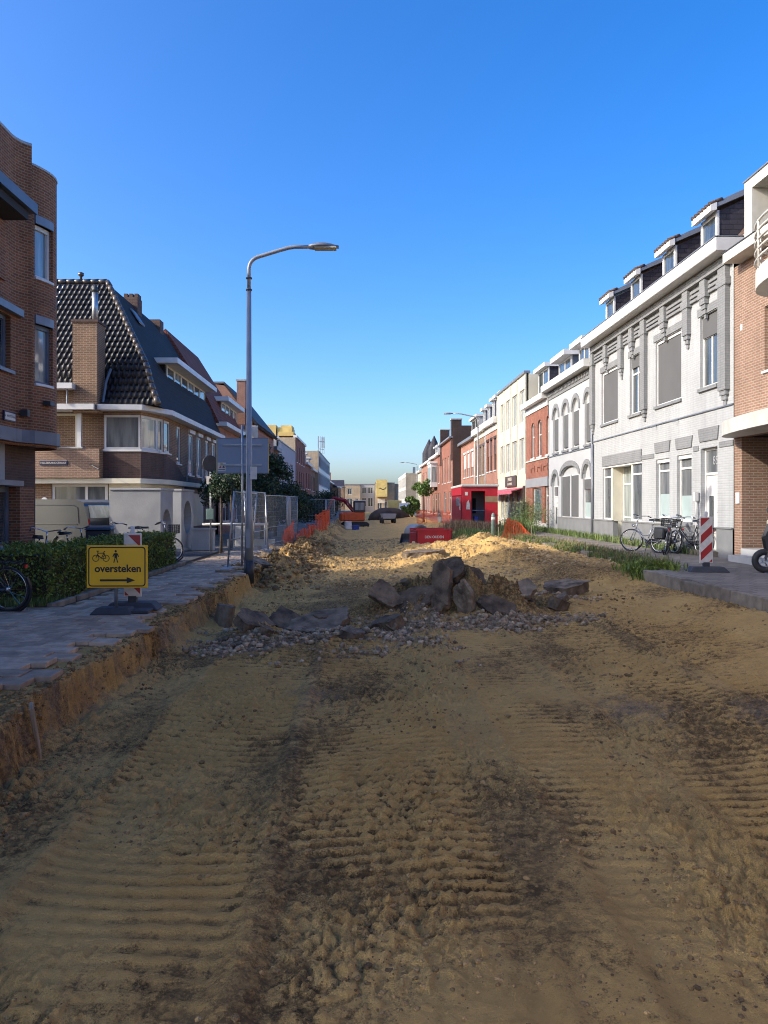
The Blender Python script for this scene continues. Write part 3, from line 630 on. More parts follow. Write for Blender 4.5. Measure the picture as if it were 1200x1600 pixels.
# box gutter, roof, dormers
MB().fb(pl,y0-.12,y1+.05,8.10,8.46,-.52,.25).build('gutter','white',h,bevel=.015)
MB().fb(pl,y0-.13,y1+.06,8.462,8.485,-.54,.26).build('gutter_lip','zinc',h)
RS = math.tan(R(52))
MB().ext([(9.62,y0+.0,8.25),(12.2,y0,8.25+2.5*RS),(16.8,y0,8.25),(16.8,y0,8.05),(9.62,y0,8.05)],(0,y1-y0,0)).build('roof','rooftile_brown',h)
MB().ext([(9.55,y0-.06,8.25),(12.2,y0-.06,8.42+2.55*RS),(12.2,y0-.06,8.22+2.45*RS),(9.75,y0-.06,8.25)],(0,.2,0)).build('bargeboard','timber',h)
for p0,p1 in ((1095.5,1120),(1035.5,1054.7),(986,1001),(946.7,959)):
    a, b = ru(p1,9.6), ru(p0,9.6); dp = Pl((9.60,0,0),(0,1,0),(1,0,0))
    dm = MB().ext([(9.66,a,8.25),(9.66,a,9.60),(11.6,a,10.5),(11.6,a,8.4)],(0,.07,0)).ext([(9.66,b-.07,8.25),(9.66,b-.07,9.60),(11.6,b-.07,10.5),(11.6,b-.07,8.4)],(0,.07,0)).build('dormer','slate',h)
    window(dp,dm,a-.02,b+.02,8.45,9.62,.0,.12,glass='glass')
    MB().ext([(9.42,a-.1,9.62),(9.42,a-.1,9.76),(11.7,a-.1,10.80),(11.7,a-.1,10.60)],(0,b-a+.2,0)).build('dormer_roof','zinc',dm)
    MB().ext([(9.38,a-.12,9.56),(9.38,a-.12,9.73),(9.55,a-.12,9.80),(9.55,a-.12,9.60)],(0,b-a+.24,0)).build('dormer_fascia','white',dm)
    mb = MB()
    for k in range(6): mb.tube([(9.36,a-.06+k*(b-a+.12)/5,9.76),(9.72,a-.06+k*(b-a+.12)/5,9.90)],.06,8)
    mb.build('dormer_tiles','rooftile_brown',dm,True)
MB().tube([pl.w(dr[1]+.12,1.75,-.07),pl.w(dr[1]+.12,.2,-.07)],.03,8).box(9.36,9.46,dr[1]+.05,dr[1]+.2,1.7,1.95).build('meter_pipe','white',h)
for px in (1060,1026): MB().tube([pl.w(ru(px),4.1,-.2),pl.w(ru(px),4.16,0)],.02,6).build('wall_hook','zinc',h)
downpipe(h,pl,y1-.05,.2,4.1)

# ---- brick apartment house with round balconies at the right edge of the picture
h = thing('brick_apartment_house','orange brick house with curved white balconies at the right picture edge','house')
y0b, y1b = -30, 19.74
pl = PRF
wall(MB(),pl,y0b,y1b,.0,7.68,[(14.2,18.25,4.77,6.3),(13.0,19.35,.18,3.3)],.2).build('wall','brick_orange',h)
MB().fb(pl,y0b,14.2,0,7.6,.2,9).build('core','dark',h); MB().fb(pl,14.2,y1b,3.31,7.6,.2,9).build('core','dark',h)
MB().fb(pl,13,19.352,0,3.30,1.7,9).build('core','brick_brown',h)
MB().fb(pl,19.354,19.738,0,3.29,.204,1.7).build('porch_wall','brick_orange',h)
window(pl,h,14.2,18.25,4.77,6.3,.12,.08,vb=(.33,.66),glass='glass_grey',sill=('white',.05,.06))
MB().fb(pl,y0b,19.42,7.68,7.92,-.45,.3).build('eaves','white_dirty',h); MB().fb(pl,y0b,19.44,7.922,7.945,-.47,.3).build('eaves_lip','steel_dark',h)
MB().fb(pl,17.95,18.31,7.95,9.0,-.45,.95).build('bay_frame','white_dirty',h)
MB().fb(pl,8,18.31,9.002,9.25,-.45,1.5).build('bay_top','white_dirty',h); MB().fb(pl,8,18.33,9.252,9.285,-.48,1.5).build('bay_flashing','zinc',h)
MB().fb(pl,8,17.948,7.95,9.0,.62,1.5).build('bay_core','dark',h); window(pl,h,14.5,17.945,7.96,8.99,.50,.09,vb=(.33,.66),glass='glass_grey')
MB().ext([(9.85,18.32,7.95),(12.4,18.32,10.9),(16,18.32,7.95)],(0,1.42,0)).build('roof','slate',h)
for z0,z1,hh in ((6.34,6.74,1.0),(3.3,3.64,0)):        # curved balcony slabs
    mb = MB(); n = 18; yc = 15.6 if hh else 15.6; hw = 2.0 if hh else 4.12; dep = 1.1 if hh else 1.0
    arc = [(yc+hw*math.cos(math.pi*k/n), -dep*math.sin(math.pi*k/n)**.75) for k in range(n+1)]
    mb.ext([(9.5+d_+(0 if 0<k<n else -.01),u_,z0) for k,(u_,d_) in enumerate(arc)],(0,0,z1-z0)).build('balcony' if hh else 'porch_canopy','white_dirty',h)
    if hh:
        for k in range(1,6): MB().tube([(9.5+d_*1.0,u_,z1+k*.2) for u_,d_ in arc],.028,8).build('balcony_rail','white_dirty',h,True)
        for q in (2,6,11,15): MB().tube([(9.5+arc[q][1],arc[q][0],z1-.02),(9.5+arc[q][1],arc[q][0],z1+1.02)],.025,8).build('balcony_post','white_dirty',h,True)
w = door(pl,h,16.9,18.7,.5,2.95,1.45,leaf='bluegrey',frame='bluegrey',light=(.25,.85,.2,.9))
for k in range(4): MB().fb(pl,17.3,18.4,.85+k*.42,.89+k*.42,1.42,1.47).build('glazing_bar','bluegrey',w)
MB().fb(pl,17.0,19.2,.18,.34,-.42,1.6).build('porch_step','concrete',h); MB().fb(pl,17.15,19.2,.341,.5,-.1,1.6).build('porch_step','concrete',h)
MB().fb(pl,19.45,19.62,1.62,1.9,-.03,.02).build('notice','plastic_white',h)
MB().fb(pl,19.25,19.353,1.35,1.55,1.25,1.36).build('intercom','plastic_white',h)
MB().fb(pl,19.3,19.42,5.98,6.14,-.012,.02).build('air_vent','concrete_lt',h)

# ---- grey house with arched windows
h = thing('arched_window_house','light grey painted house with round-arched windows and two flat dormers','house')
y0, y1 = 31.93, 39.75; pl = Pl((9.52,0,0),(0,1,0),(1,0,0))
ua = [(ru(872),ru(863.7)),(ru(887.5),ru(878.5)),(ru(904),ru(893.7)),(ru(922),ru(912.8))]
holes = [(a,b,4.18,6.42,(b-a)/2) for a,b in ua]
dw = (ru(871.6),ru(862),.3,3.15,(ru(862)-ru(871.6))/2); bw = (ru(903.5),ru(876),.98,3.4,.42); sw = (ru(922.8),ru(910),.98,3.35,(ru(910)-ru(922.8))/2)
wall(MB(),pl,y0,y1,.0,7.36,holes+[dw,bw,sw],.16).build('wall','plaster_grey',h); body(h,pl,y0,y1,0,7.3)
def archring(a,b,s,rise,t,dd=-.04):
    n = 12; c = (a+b)/2; ro = (b-a)/2
    o1 = [(c+(ro+t)*math.cos(math.pi*k/n), s+(rise+t)*math.sin(math.pi*k/n)) for k in range(n+1)]; i1 = [(c+ro*math.cos(math.pi*k/n), s+rise*math.sin(math.pi*k/n)) for k in range(n+1)]
    mb = MB()
    for k in range(n): mb.prism(pl,[o1[k],o1[k+1],i1[k+1],i1[k]],dd,.02)
    mb.build('arch_moulding','paint_dark',h)
for a,b,c,d,rs in holes:
    archring(a,b,d-rs,rs,.2); w = window(pl,h,a,b,c,d,.09,.06,hb=((d-rs-c)/(d-c),),glass='glass_curtain',rise=rs,sill=('paint_dark',.06,.1))
    MB().fb(pl,a+.06,b-.06,c+.12,d-rs-.05,.06,.086).build('shutter','shutter',w)
    MB().prism(pl,[(a+.05,d-rs)]+[((a+b)/2+((b-a)/2-.06)*math.cos(math.pi*(1-k/8)),d-rs+(rs-.06)*math.sin(math.pi*(1-k/8))) for k in range(9)]+[(b-.05,d-rs)],.10,.112).build('tympanum','plaster_grey',w)
a,b,c,d,rs = dw; archring(a,b,d-rs,rs,.2); door(pl,h,a,b,c,d-rs,.1,light=(.6,.85,.2,.7),trans=.55,tglass='glass_grey'); MB().fb(pl,a,b,d-rs,d,.12,.14).build('tympanum','plaster_grey',h)
a,b,c,d,rs = bw; archring(a,b,d-rs,rs,.24); m_ = (a+b)/2
for q0,q1 in ((a,m_-.12),(m_+.12,b)):
    w = window(pl,h,q0,q1,c,d-rs,.08,.06,glass='glass'); MB().fb(pl,q0+.05,q1-.05,c+.06,d-rs-.06,.05,.078).build('shutter','shutter',w)
MB().fb(pl,m_-.12,m_+.12,c,d-rs,.05,.16).build('mullion','plaster_grey',h); MB().fb(pl,a,b,d-rs,d,.12,.14).build('tympanum','plaster_grey',h)
a,b,c,d,rs = sw; archring(a,b,d-rs,rs,.2); w = window(pl,h,a,b,c,d-rs,.08,.06,hb=(.75,),glass='glass_grey'); MB().fb(pl,a,b,d-rs,d,.12,.14).build('tympanum','plaster_grey',h)
MB().fb(pl,a+.06,b-.06,c+.06,c+.7,.105,.108).build('frosted_film','frost',w); MB().fb(pl,a+.06,b-.06,d-rs-.5,d-rs-.06,.05,.078).build('shutter','shutter',w)
MB().fb(pl,y0,dw[0]-.05,.0,.95,-.05,.02).build('plinth','plinth',h); MB().fb(pl,y0,dw[0]-.05,.952,1.0,-.07,.02).build('plinth_cap','plinth',h)
MB().fb(pl,y0,y1,4.0,4.04,-.04,.02).build('string_course','zinc',h)
u = y0+.2
while u < y1-.1: MB().fb(pl,u,u+.12,7.10,7.28,-.10,.02).build('dentil','paint_dark',h); u += .24
MB().fb(pl,y0,y1,6.95,7.34,-.04,.02).build('frieze','paint_dark',h)
MB().fb(pl,y0+.06,y1,7.36,7.68,-.42,.25).build('gutter','white',h)
MB().ext([(9.8,y0,7.62),(12.2,y0,9.4),(15,y0,9.4),(15,y0,7.62)],(0,y1-y0,0)).build('roof','slate',h)
for p0,p1 in ((904.5,921),(873,892.5)):
    a, b = ru(p1,9.85), ru(p0,9.85); dp = Pl((9.85,0,0),(0,1,0),(1,0,0))
    dm = MB().fb(dp,a,b,7.66,8.74,.08,2.5).build('dormer','bluegrey',h); window(dp,dm,a,b,7.68,8.74,.0,.10,vb=(.5,),glass='glass'); MB().fb(dp,a-.2,b+.2,8.74,8.98,-.4,2.6).build('dormer_roof','white',dm)
downpipe(h,pl,y0+.08,.2,7.5,'zinc'); 

# ---- a parametric terrace house for the rest of the street
def terrace(name, label, pl, u0,u1, eave, wallm, rows, roof='slate', ridge=2.4, gut='white', dormers=(), glass='glass', frame='white', sills='white', lint=None, depth=9, roofm='slate', bands=(), guth=.3, gproj=.35, chim=()):
    h = thing(name, label, 'house')
    holes = []; wins = []
    for (v0,v1,spans,opt) in rows:
        for s0,s1 in spans:
            rs = opt.get('rise',0); holes.append((s0,s1,v0,v1,rs) if rs else (s0,s1,v0,v1)); wins.append((s0,s1,v0,v1,rs,opt))
    wall(MB(),pl,u0,u1,-.05,eave,holes,.16).build('wall',wallm,h)
    body(h,pl,u0,u1,-.05,eave-.03,.16,depth,wallm)
    for s0,s1,v0,v1,rs,opt in wins:
        if opt.get('door'): door(pl,h,s0,s1,v0,v1,.1,leaf=opt.get('leaf','bluegrey'),trans=.5)
        else:
            w = window(pl,h,s0,s1,v0,v1,.09,opt.get('fr',.07),vb=opt.get('vb',()),hb=opt.get('hb',(.72,)),glass=opt.get('glass',glass),frame=opt.get('frame',frame),sill=(sills,.06,.09) if opt.get('sill',True) else None,rise=rs)
            if opt.get('shut'): MB().fb(pl,s0+.06,s1-.06,v1-(v1-v0)*opt['shut'],v1-.06,.05,.086).build('shutter',opt.get('shm','shutter'),w)
        if lint: MB().fb(pl,s0-.1,s1+.1,v1+.01,v1+.2,-.03,.02).build('lintel',lint,h)
    for v0,v1,mm,dd in bands: MB().fb(pl,u0,u1,v0,v1,-dd,.02).build('band',mm,h)
    if gut: MB().fb(pl,u0,u1,eave,eave+guth,-gproj,.25).build('gutter',gut,h)
    if ridge:
        z = eave+guth*.6; dd = 3.2
        q = [pl.w(u0,z,.22),pl.w(u0,z+ridge,dd),pl.w(u0,z+ridge,dd+1.5),pl.w(u0,z,depth)]
        MB().ext(q, pl.U*(u1-u0)).build('roof',roofm,h)
    for s0,s1,v0,v1,mm in dormers:
        dp = Pl(pl.O+pl.N*.45,pl.U,pl.N); dm = MB().fb(dp,s0,s1,v0,v1-.02,.08,2.6).build('dormer',mm,h)
        window(dp,dm,s0,s1,v0+.02,v1-.03,.0,.09,vb=(.5,),glass='glass'); MB().fb(dp,s0-.12,s1+.12,v1-.02,v1+.2,-.25,2.7).build('dormer_roof','white',dm)
    for s0,s1,d0,d1,v0,v1,mm in chim:
        c = MB().fb(pl,s0,s1,v0,v1,d0,d1).build('chimney',mm,h); MB().fb(pl,s0-.06,s1+.06,v1,v1+.12,d0-.06,d1+.06).build('chimney_cap','concrete',c)
    return h
# red brick house with a shop window
h = terrace('red_brick_house','narrow red brick house with white cornice above a pale shop fascia','house' and PRF,39.8,45.2,7.12,'brick_red',
    [(4.2,6.2,[(ru(846),ru(840)),(ru(835),ru(830)),(ru(857.5),ru(853.5))],{'rise':.28,'hb':(.6,)}),(.65,2.5,[(ru(846),ru(832))],{'hb':(),'glass':'glass_teal','fr':.06}),(.25,2.55,[(ru(857),ru(851))],{'door':1,'leaf':'brown_sign'})],
    roofm='slate',ridge=1.7,dormers=((ru(857,9.95),ru(841,9.95),7.7,9.1,'slate'),),bands=((2.56,3.05,'panel_grey',.05),(6.75,7.12,'white',.05),(4.02,4.1,'white_dirty',.05)))
MB().fb(PRF,39.85,45.15,.0,.6,-.03,.02).build('plinth','concrete_lt',h)
mb = MB()
for px in (833,843,853): mb.fb(PRF,ru(px)-.5,ru(px)+.5,3.62,3.75,-.05,.02).fb(PRF,ru(px)-.5,ru(px)-.38,3.4,3.62,-.05,.02).fb(PRF,ru(px)+.38,ru(px)+.5,3.4,3.62,-.05,.02)
mb.build('brick_relief','brick_red',h)
# cream flat-roofed house over a shop
cols = [(ru(788.5),ru(782)),(ru(797.5),ru(790.5)),(ru(808),ru(800)),(ru(819.5),ru(811.5))]
h = terrace('cream_flat_roofed_house','tall cream plastered house with flat roof and a pink shop awning','x' and PRF,45.25,54.8,9.35,'plaster_cream',
    [(6.55,8.5,cols,{'vb':(.5,),'hb':(),'glass':'glass_curtain','sill':False}),(3.7,5.6,cols,{'vb':(.5,),'hb':(),'glass':'glass_curtain','sill':False}),(.6,2.45,[(47.0,48.6),(48.75,50.4),(50.55,52.2),(52.35,53.6)],{'hb':(),'glass':'glass_curtain'}),(.2,2.45,[(45.7,46.7)],{'door':1})],
    gut='zinc',guth=.14,gproj=.12,ridge=0)
for k in range(5):
    u = 45.3+k*(54.7-45.3)/4; MB().fb(PRF,u-.06,u+.06,3.4,9.3,-.05,.02).build('pilaster','plaster_cream',h)
w = MB().fb(PRF,47.9,51.3,2.72,3.42,-.14,-.02).build('shop_sign','brown_sign',h,bevel=.03)
text('JUWELIER',.30,PRF,49.6,3.20,-.145,'cream',w,'lettering',-1); text('EN GOUDSMID',.22,PRF,49.6,2.90,-.145,'cream',w,'lettering',-1)
MB().ext([(9.48,46,2.62),(8.75,46,2.42),(8.75,46,2.22),(8.80,46,2.22),(8.80,46,2.38),(9.48,46,2.56)],(0,8.5,0)).build('awning','awning',h)
MB().fb(PRF,45.4,45.65,.2,2.7,-.12,.0).build('awning_side','brown_sign',h)
# pair of brick houses with narrow dormers
h = terrace('narrow_dormer_house','red brick house with white gutter and three narrow upright dormers','x' and PRF,54.85,60.2,7.45,'brick_redshade',
    [(4.1,6.4,[(55.5,56.5),(57.2,58.2),(58.8,59.8)],{'frame':'brown_sign','shut':.5,'shm':'brown_sign'}),(.7,2.9,[(55.5,57.3),(58.3,59.6)],{})],roofm='slate_blue',ridge=2.1,lint='brick_black',bands=((7.0,7.45,'white_dirty',.06),),guth=.45,
    dormers=((55.4,56.3,7.95,9.6,'bluegrey'),(57.3,58.2,7.95,9.6,'bluegrey'),(59.0,59.9,7.95,9.6,'bluegrey')))
downpipe(h,PRF,60.15,.2,7.4,'white')
h = terrace('grey_pillar_house','dull brick house with grey window bays between the narrow dormers and white dormer','x' and PRF,60.25,66.2,7.4,'brick_shade',
    [(4.0,6.3,[(60.9,61.9),(62.6,63.6),(64.4,65.4)],{'frame':'panel_grey'}),(.7,2.9,[(60.9,62.6),(63.8,65.3)],{})],roofm='slate_blue',ridge=1.8,lint='brown_sign',guth=.5,bands=((7.0,7.4,'cream',.06),),dormers=((61.2,62.2,7.9,9.4,'bluegrey'),(63.6,64.6,7.9,9.4,'bluegrey')))
downpipe(h,PRF,66.1,.2,7.4,'white')
h = terrace('white_dormer_house','orange brick house with white shutters and one wide white dormer','x' and PRF,66.25,75.9,7.3,'brick_redshade',
    [(4.1,6.3,[(67.2,68.7),(69.8,71.3),(72.4,73.9)],{'shut':.62,'shm':'white'}),(.7,2.8,[(67.2,69.2),(71,73.4)],{})],roofm='slate',ridge=1.5,gut='zinc',guth=.25,lint='white',dormers=((67.0,71.5,7.6,9.3,'plaster_grey'),))
X8 = Pl((8.7,0,0),(0,1,0),(1,0,0))
h = terrace('dark_gable_house','tall dark brick house with chimney pillars and a bare side wall','x' and X8,76,88,8.2,'brick_red',
    [(3.9,6.6,[(77.2,78.4),(79.4,80.6),(82.2,83.4),(85,86.2)],{}),(.6,2.9,[(77.4,79.6),(82,84.4)],{})],roofm='slate',ridge=1.4,gut='zinc',guth=.15,chim=((76.1,77.0,-.1,.9,6,10.0,'brick_black'),(87.0,87.9,-.1,.9,6,10.0,'brick_black')))
MB().box(8.72,17,75.93,75.995,-.05,9.4).build('side_wall','brick_black',h)
h = terrace('white_bay_house','red brick house with a white bay window and a row of little dormers','x' and X8,88.1,101,7.3,'brick_red',
    [(4.1,6.2,[(89.2,90.5),(98,99.3)],{}),(.5,2.9,[(89.2,91),(92.5,95.5),(97.5,99.5)],{'frame':'cream'})],roofm='slate',ridge=2.3,dormers=((89.5,90.6,7.7,8.8,'white'),(92.5,93.6,7.7,8.8,'white'),(95.5,96.6,7.7,8.8,'white'),(98.5,99.6,7.7,8.8,'white')))
w = MB().box(7.9,8.69,92,96.4,3.7,6.5).build('bay_window','white',h); MB().box(7.8,8.69,91.8,96.6,6.5,6.75).build('cornice','white',w)
MB().box(7.86,7.895,92.5,95.9,4.3,6.1).build('pane','glass_curtain',w); MB().box(8.0,8.6,91.97,91.995,4.3,6.1).build('pane','glass_curtain',w)
h = terrace('turret_house','plum brick house with pointed slate turrets beyond the white bay window','x' and X8,101.2,118,7.2,'brick_redshade',
    [(4.0,6.2,[(102.5+k*2.6,103.8+k*2.6) for k in range(6)],{}),(.5,2.9,[(102.5+k*3.8,104.6+k*3.8) for k in range(4)],{})],roofm='slate',ridge=2.2)
for yy,rr,zz in ((103.0,.8,10.8),(111,1.0,11.0)):
    t = MB().tube([(9.3,yy,7.3),(9.3,yy,9.0),(9.3,yy,9.6),(9.3,yy,zz)],[rr,rr,rr*.75,.05],10).build('turret','slate',h)
terrace('pale_corner_house','narrow off-white house just before the modern tan block','x' and X8,118.2,126,6.6,'plaster_cream',[(3.8,5.8,[(119.5,120.8),(122.5,123.8)],{}),(.5,2.8,[(119.5,121.2),(122.5,124.2)],{})],roofm='slate',ridge=1.2)
X11 = Pl((8.0,0,0),(0,1,0),(1,0,0))
h = terrace('modern_tan_block','boxy modern block with bare tan side wall and dark strip windows','x' and X11,150,182,7.5,'white_dirty',
    [(5.0,7.0,[(151+k*3,153.4+k*3) for k in range(10)],{'glass':'glass','sill':False,'hb':()}),(2.6,4.4,[(151+k*3,153.4+k*3) for k in range(10)],{'sill':False,'hb':()})],gut='white',guth=.25,gproj=.05,ridge=0)
MB().box(8.02,17,149.9,149.99,-.05,7.7).build('side_wall','brick_tan',h); MB().box(9.4,9.9,150.3,150.8,7.5,8.9).build('roof_vent','zinc',h)
# ---------------------------------------------------------------- buildings on the left side
# ---- brick corner building with curved walls at the left picture edge
h = thing('curved_brick_building','dark brick corner building with curved walls and blue-grey trim at left picture edge','building')
def plan_wall(name, pts, z0, z1, m, th=.25, holes=(), par=None, smooth=False):
    """Vertical wall sheet along a plan polyline; holes = (i0, i1, z0, z1) in segment indices."""
    mb = MB(); par = par or h
    zs = sorted({z0,z1}|{q[2] for q in holes}|{q[3] for q in holes})
    for i in range(len(pts)-1):
        for a_,b_ in zip(zs, zs[1:]):
            if any(q[0] <= i < q[1] and q[2] <= (a_+b_)/2 <= q[3] for q in holes): continue
            (x0,y0),(x1,y1) = pts[i], pts[i+1]
            mb.add([(x0,y0,a_),(x1,y1,a_),(x1,y1,b_),(x0,y0,b_)],[(0,1,2,3)])
    for i0,i1,a_,b_ in holes:
        for i in (i0,i1):
            x,y = pts[i]; dx,dy = (-.25,-.05)
            mb.add([(x,y,a_),(x-.2,y+.02,a_),(x-.2,y+.02,b_),(x,y,b_)],[(0,1,2,3)])
        for z in (a_,b_):
            for i in range(i0,i1):
                (x0,y0),(x1,y1) = pts[i], pts[i+1]; mb.add([(x0,y0,z),(x1,y1,z),(x1-.2,y1+.02,z),(x0-.2,y0+.02,z)],[(0,1,2,3)])
    return mb.build(name, m, par, smooth)
XA = -8.0
flat = [(XA,-.5),(XA,4),(XA,15.6),(XA,17.35),(XA,17.45)]  # unseen near end cut short so more sky light fills the foreground
conc = [(XA,17.45),(XA+.02,17.57),(XA+.06,17.68),(XA+.12,17.78),(XA+.18,17.85),(-7.76,17.9)]
bow = [(-7.80,17.92),(-7.745,18.02),(-7.69,18.14),(-7.635,18.28),(-7.59,18.44),(-7.565,18.62),(-7.57,18.80),(-7.62,19.0),(-7.75,19.2),(-8.0,19.4),(-8.5,19.5),(-14,19.5)]
plan_wall('wall',flat+conc[1:],2.95,9.95,'brick_brown',holes=((2,3,4.62,5.85),))
plan_wall('wall',bow,2.95,9.53,'brick_brown',holes=((1,5,6.95,8.2),(1,5,4.45,5.85)))
MB().ext([(p[0],p[1],9.95) for p in flat+conc[1:]]+[(-9,17.9,9.95),(-9,-.5,9.95)],(0,0,.06)).build('parapet_cap','concrete',h)
MB().ext([(p[0]+.02,p[1],9.53) for p in bow],(0,0,.05)).build('parapet_cap','concrete',h)
MB().box(-14,-8.28,-.5,19.3,-.05,9.8).build('core','brick_dark2',h)
MB().add([(-8.3,17.88,2.95),(-7.76,17.9,2.95),(-7.76,17.9,9.95),(-8.3,17.88,9.95)],[(0,1,2,3)]).build('return_wall','brick_brown',h)
MB().box(-8.27,-8.22,14,19.2,4.3,8.4).build('room_backing','dark',h)
def bow_window(z0,z1,fm,gm):
    a_, b_ = bow[1], bow[5]; g1 = [(x-.09,y+.02) for x,y in bow[1:6]]
    f = MB()
    for k in range(4):
        (x0,y0),(x1,y1) = g1[k], g1[k+1]
        for za,zb in ((z0,z0+.07),(z1-.10,z1)): f.hexa([(x0,y0,za),(x1,y1,za),(x1-.08,y1+.02,za),(x0-.08,y0+.02,za),(x0,y0,zb),(x1,y1,zb),(x1-.08,y1+.02,zb),(x0-.08,y0+.02,zb)])
    for k,wd in ((0,.08),(3,.11)):
        (x0,y0),(x1,y1) = g1[k if k==0 else 3], g1[k+1 if k==0 else 4]; t = .5
        q = ((x0,y0),(x0+(x1-x0)*t,y0+(y1-y0)*t)) if k==0 else ((x0+(x1-x0)*t,y0+(y1-y0)*t),(x1,y1))
        f.hexa([(*q[0],z0+.07),(*q[1],z0+.07),(q[1][0]-.08,q[1][1],z0+.07),(q[0][0]-.08,q[0][1],z0+.07),(*q[0],z1-.1),(*q[1],z1-.1),(q[1][0]-.08,q[1][1],z1-.1),(q[0][0]-.08,q[0][1],z1-.1)])
    w = f.build('window',fm,h); g = MB()
    for k in range(4):
        (x0,y0),(x1,y1) = g1[k], g1[k+1]; g.add([(x0-.05,y0,z0),(x1-.05,y1,z0),(x1-.05,y1,z1),(x0-.05,y0,z1)],[(0,1,2,3)])
    g.build('pane',gm,w)
    mb = MB()
    for k in range(1,5):
        (x0,y0),(x1,y1) = bow[k], bow[k+1]; mb.hexa([(x0+.035,y0-.01,z1+.0),(x1+.035,y1-.01,z1),(x1-.1,y1,z1),(x0-.1,y0,z1),(x0+.035,y0-.01,z1+.2),(x1+.035,y1-.01,z1+.2),(x1-.1,y1,z1+.2),(x0-.1,y0,z1+.2)])
    mb.build('lintel','zinc',w)
    mb = MB()
    for k in range(1,5):
        (x0,y0),(x1,y1) = bow[k], bow[k+1]; mb.hexa([(x0+.04,y0-.01,z0-.06),(x1+.04,y1-.01,z0-.06),(x1-.1,y1,z0-.06),(x0-.1,y0,z0-.06),(x0+.04,y0-.01,z0),(x1+.04,y1-.01,z0),(x1-.1,y1,z0),(x0-.1,y0,z0)])
    mb.build('sill','white',w)
bow_window(6.95,8.2,'white','glass_curtain'); bow_window(4.45,5.85,'bluegrey','glass_curtain')
PA = PLf(XA)
w = window(PA,h,15.6,17.35,4.62,5.85,.12,.09,vb=(.55,),hb=(),glass='glass',frame='bluegrey',sill=('zinc',.08,.08)); MB().fb(PA,15.2,17.68,5.90,6.06,-.16,.02).build('lintel','zinc',h)
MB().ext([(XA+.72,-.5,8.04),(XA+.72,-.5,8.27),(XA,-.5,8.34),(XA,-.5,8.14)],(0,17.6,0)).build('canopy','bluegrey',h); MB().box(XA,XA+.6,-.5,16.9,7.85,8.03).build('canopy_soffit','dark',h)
MB().fb(PA,15.2,17.0,6.55,7.84,-.06,.02).build('pier','brick_brown',h); MB().fb(PA,-.5,16.2,6.42,6.5,-.05,.02).build('string_course','zinc',h)
band = [(XA+.10,-.5),(XA+.10,17.4),(XA+.14,17.6),(XA+.24,17.78),(-7.68,17.88),(-7.60,18.15),(-7.52,18.4),(-7.47,18.62),(-7.48,18.85),(-7.6,19.15),(-7.9,19.45),(-8.6,19.6),(-9.0,19.6),(-9.0,-.5)]
MB().ext([(x,y,3.02) for x,y in band],(0,0,.30)).build('fascia','bluegrey',h)
band2 = [(x-.05 if x>-8.9 else x,y) for x,y in band]
MB().ext([(XA-.25,-.5,2.0),(XA-.25,17.6,2.0),(XA-.6,17.6,2.0),(XA-.6,-.5,2.0)],(0,0,1.02)).build('fascia_panel','panel_grey',h)
MB().ext([(XA+.12,-.5,2.02),(XA+.12,17.75,2.02),(XA-.25,17.75,2.02),(XA-.25,-.5,2.02)],(0,0,.12)).build('shop_canopy','zinc',h)
MB().box(XA-.5,-7.86,17.5,18.25,0,2.0).build('pillar','brick_brown',h)
window(PA,h,13.2,17.48,.1,1.99,.10,.12,vb=(.5,),hb=(.32,),glass='glass',frame='bluegrey'); 
MB().box(XA-.6,XA-.3,-.5,16.7,0,2.0).build('shop_interior','dark',h)
w = MB().fb(PA,16.95,17.5,3.46,3.68,-.05,-.01).build('name_plate','sign_blue',h); MB().fb(PA,16.98,17.47,3.49,3.65,-.054,-.048).build('plate_face','sign_white',w)
text('N. WESTSTRAAT',.075,PA,17.225,3.57,-.056,'sign_blue',w,'lettering',1,.001)
MB().fb(PA,17.62,17.76,3.62,3.78,-.26,-.10).build('wall_lamp','steel_dark',h); MB().box(-7.62,-7.45,18.2,18.45,3.95,4.05).build('camera','steel_dark',h)

# ---- corner house with black glazed pantile roof
h = thing('black_roofed_corner_house','brown brick corner house with steep black glazed tile roof across the side street','house')
YF, XF = 28.2, -7.8                                    # front wall facing the side street, street facade
ch = [(-9.6,YF),(-8.22,YF),(XF,29.75),(XF,40.6)]        # chamfered corner
Pf = PC(YF); Ps = PLf(XF)
cdir = Vector((XF+8.22, 29.75-YF, 0)); clen = cdir.length; cdir.normalize(); Pch = Pl((-8.22,YF,0), cdir, (-cdir.y,cdir.x,0))
wz0, wz1 = 3.62, 4.88
wall(MB(),Pf,-9.6,-8.22,2.55,5.08,[(-9.58,-8.24,wz0,wz1)],.14).build('wall','brick_shade',h)
wall(MB(),Pch,0,clen,2.55,5.08,[(.02,clen-.02,wz0,wz1)],.14).build('wall','brick_shade',h)
us = [lambda px: -XF*FPX/(VX-px)][0]
sw = [(us(258)+.05,us(268),wz0,wz1),(us(277),us(284),3.2,4.85)]
sw = [(29.8,30.75,wz0,wz1),(31.85,32.5,3.3,4.85),(33.9,34.9,2.9,4.75),(35.6,36.6,2.9,4.75),(37.5,38.4,2.9,4.75),(39.1,40.1,2.9,4.75)]
wall(MB(),Ps,29.75,40.6,2.55,5.08,sw,.14).build('wall','brick_shade',h)
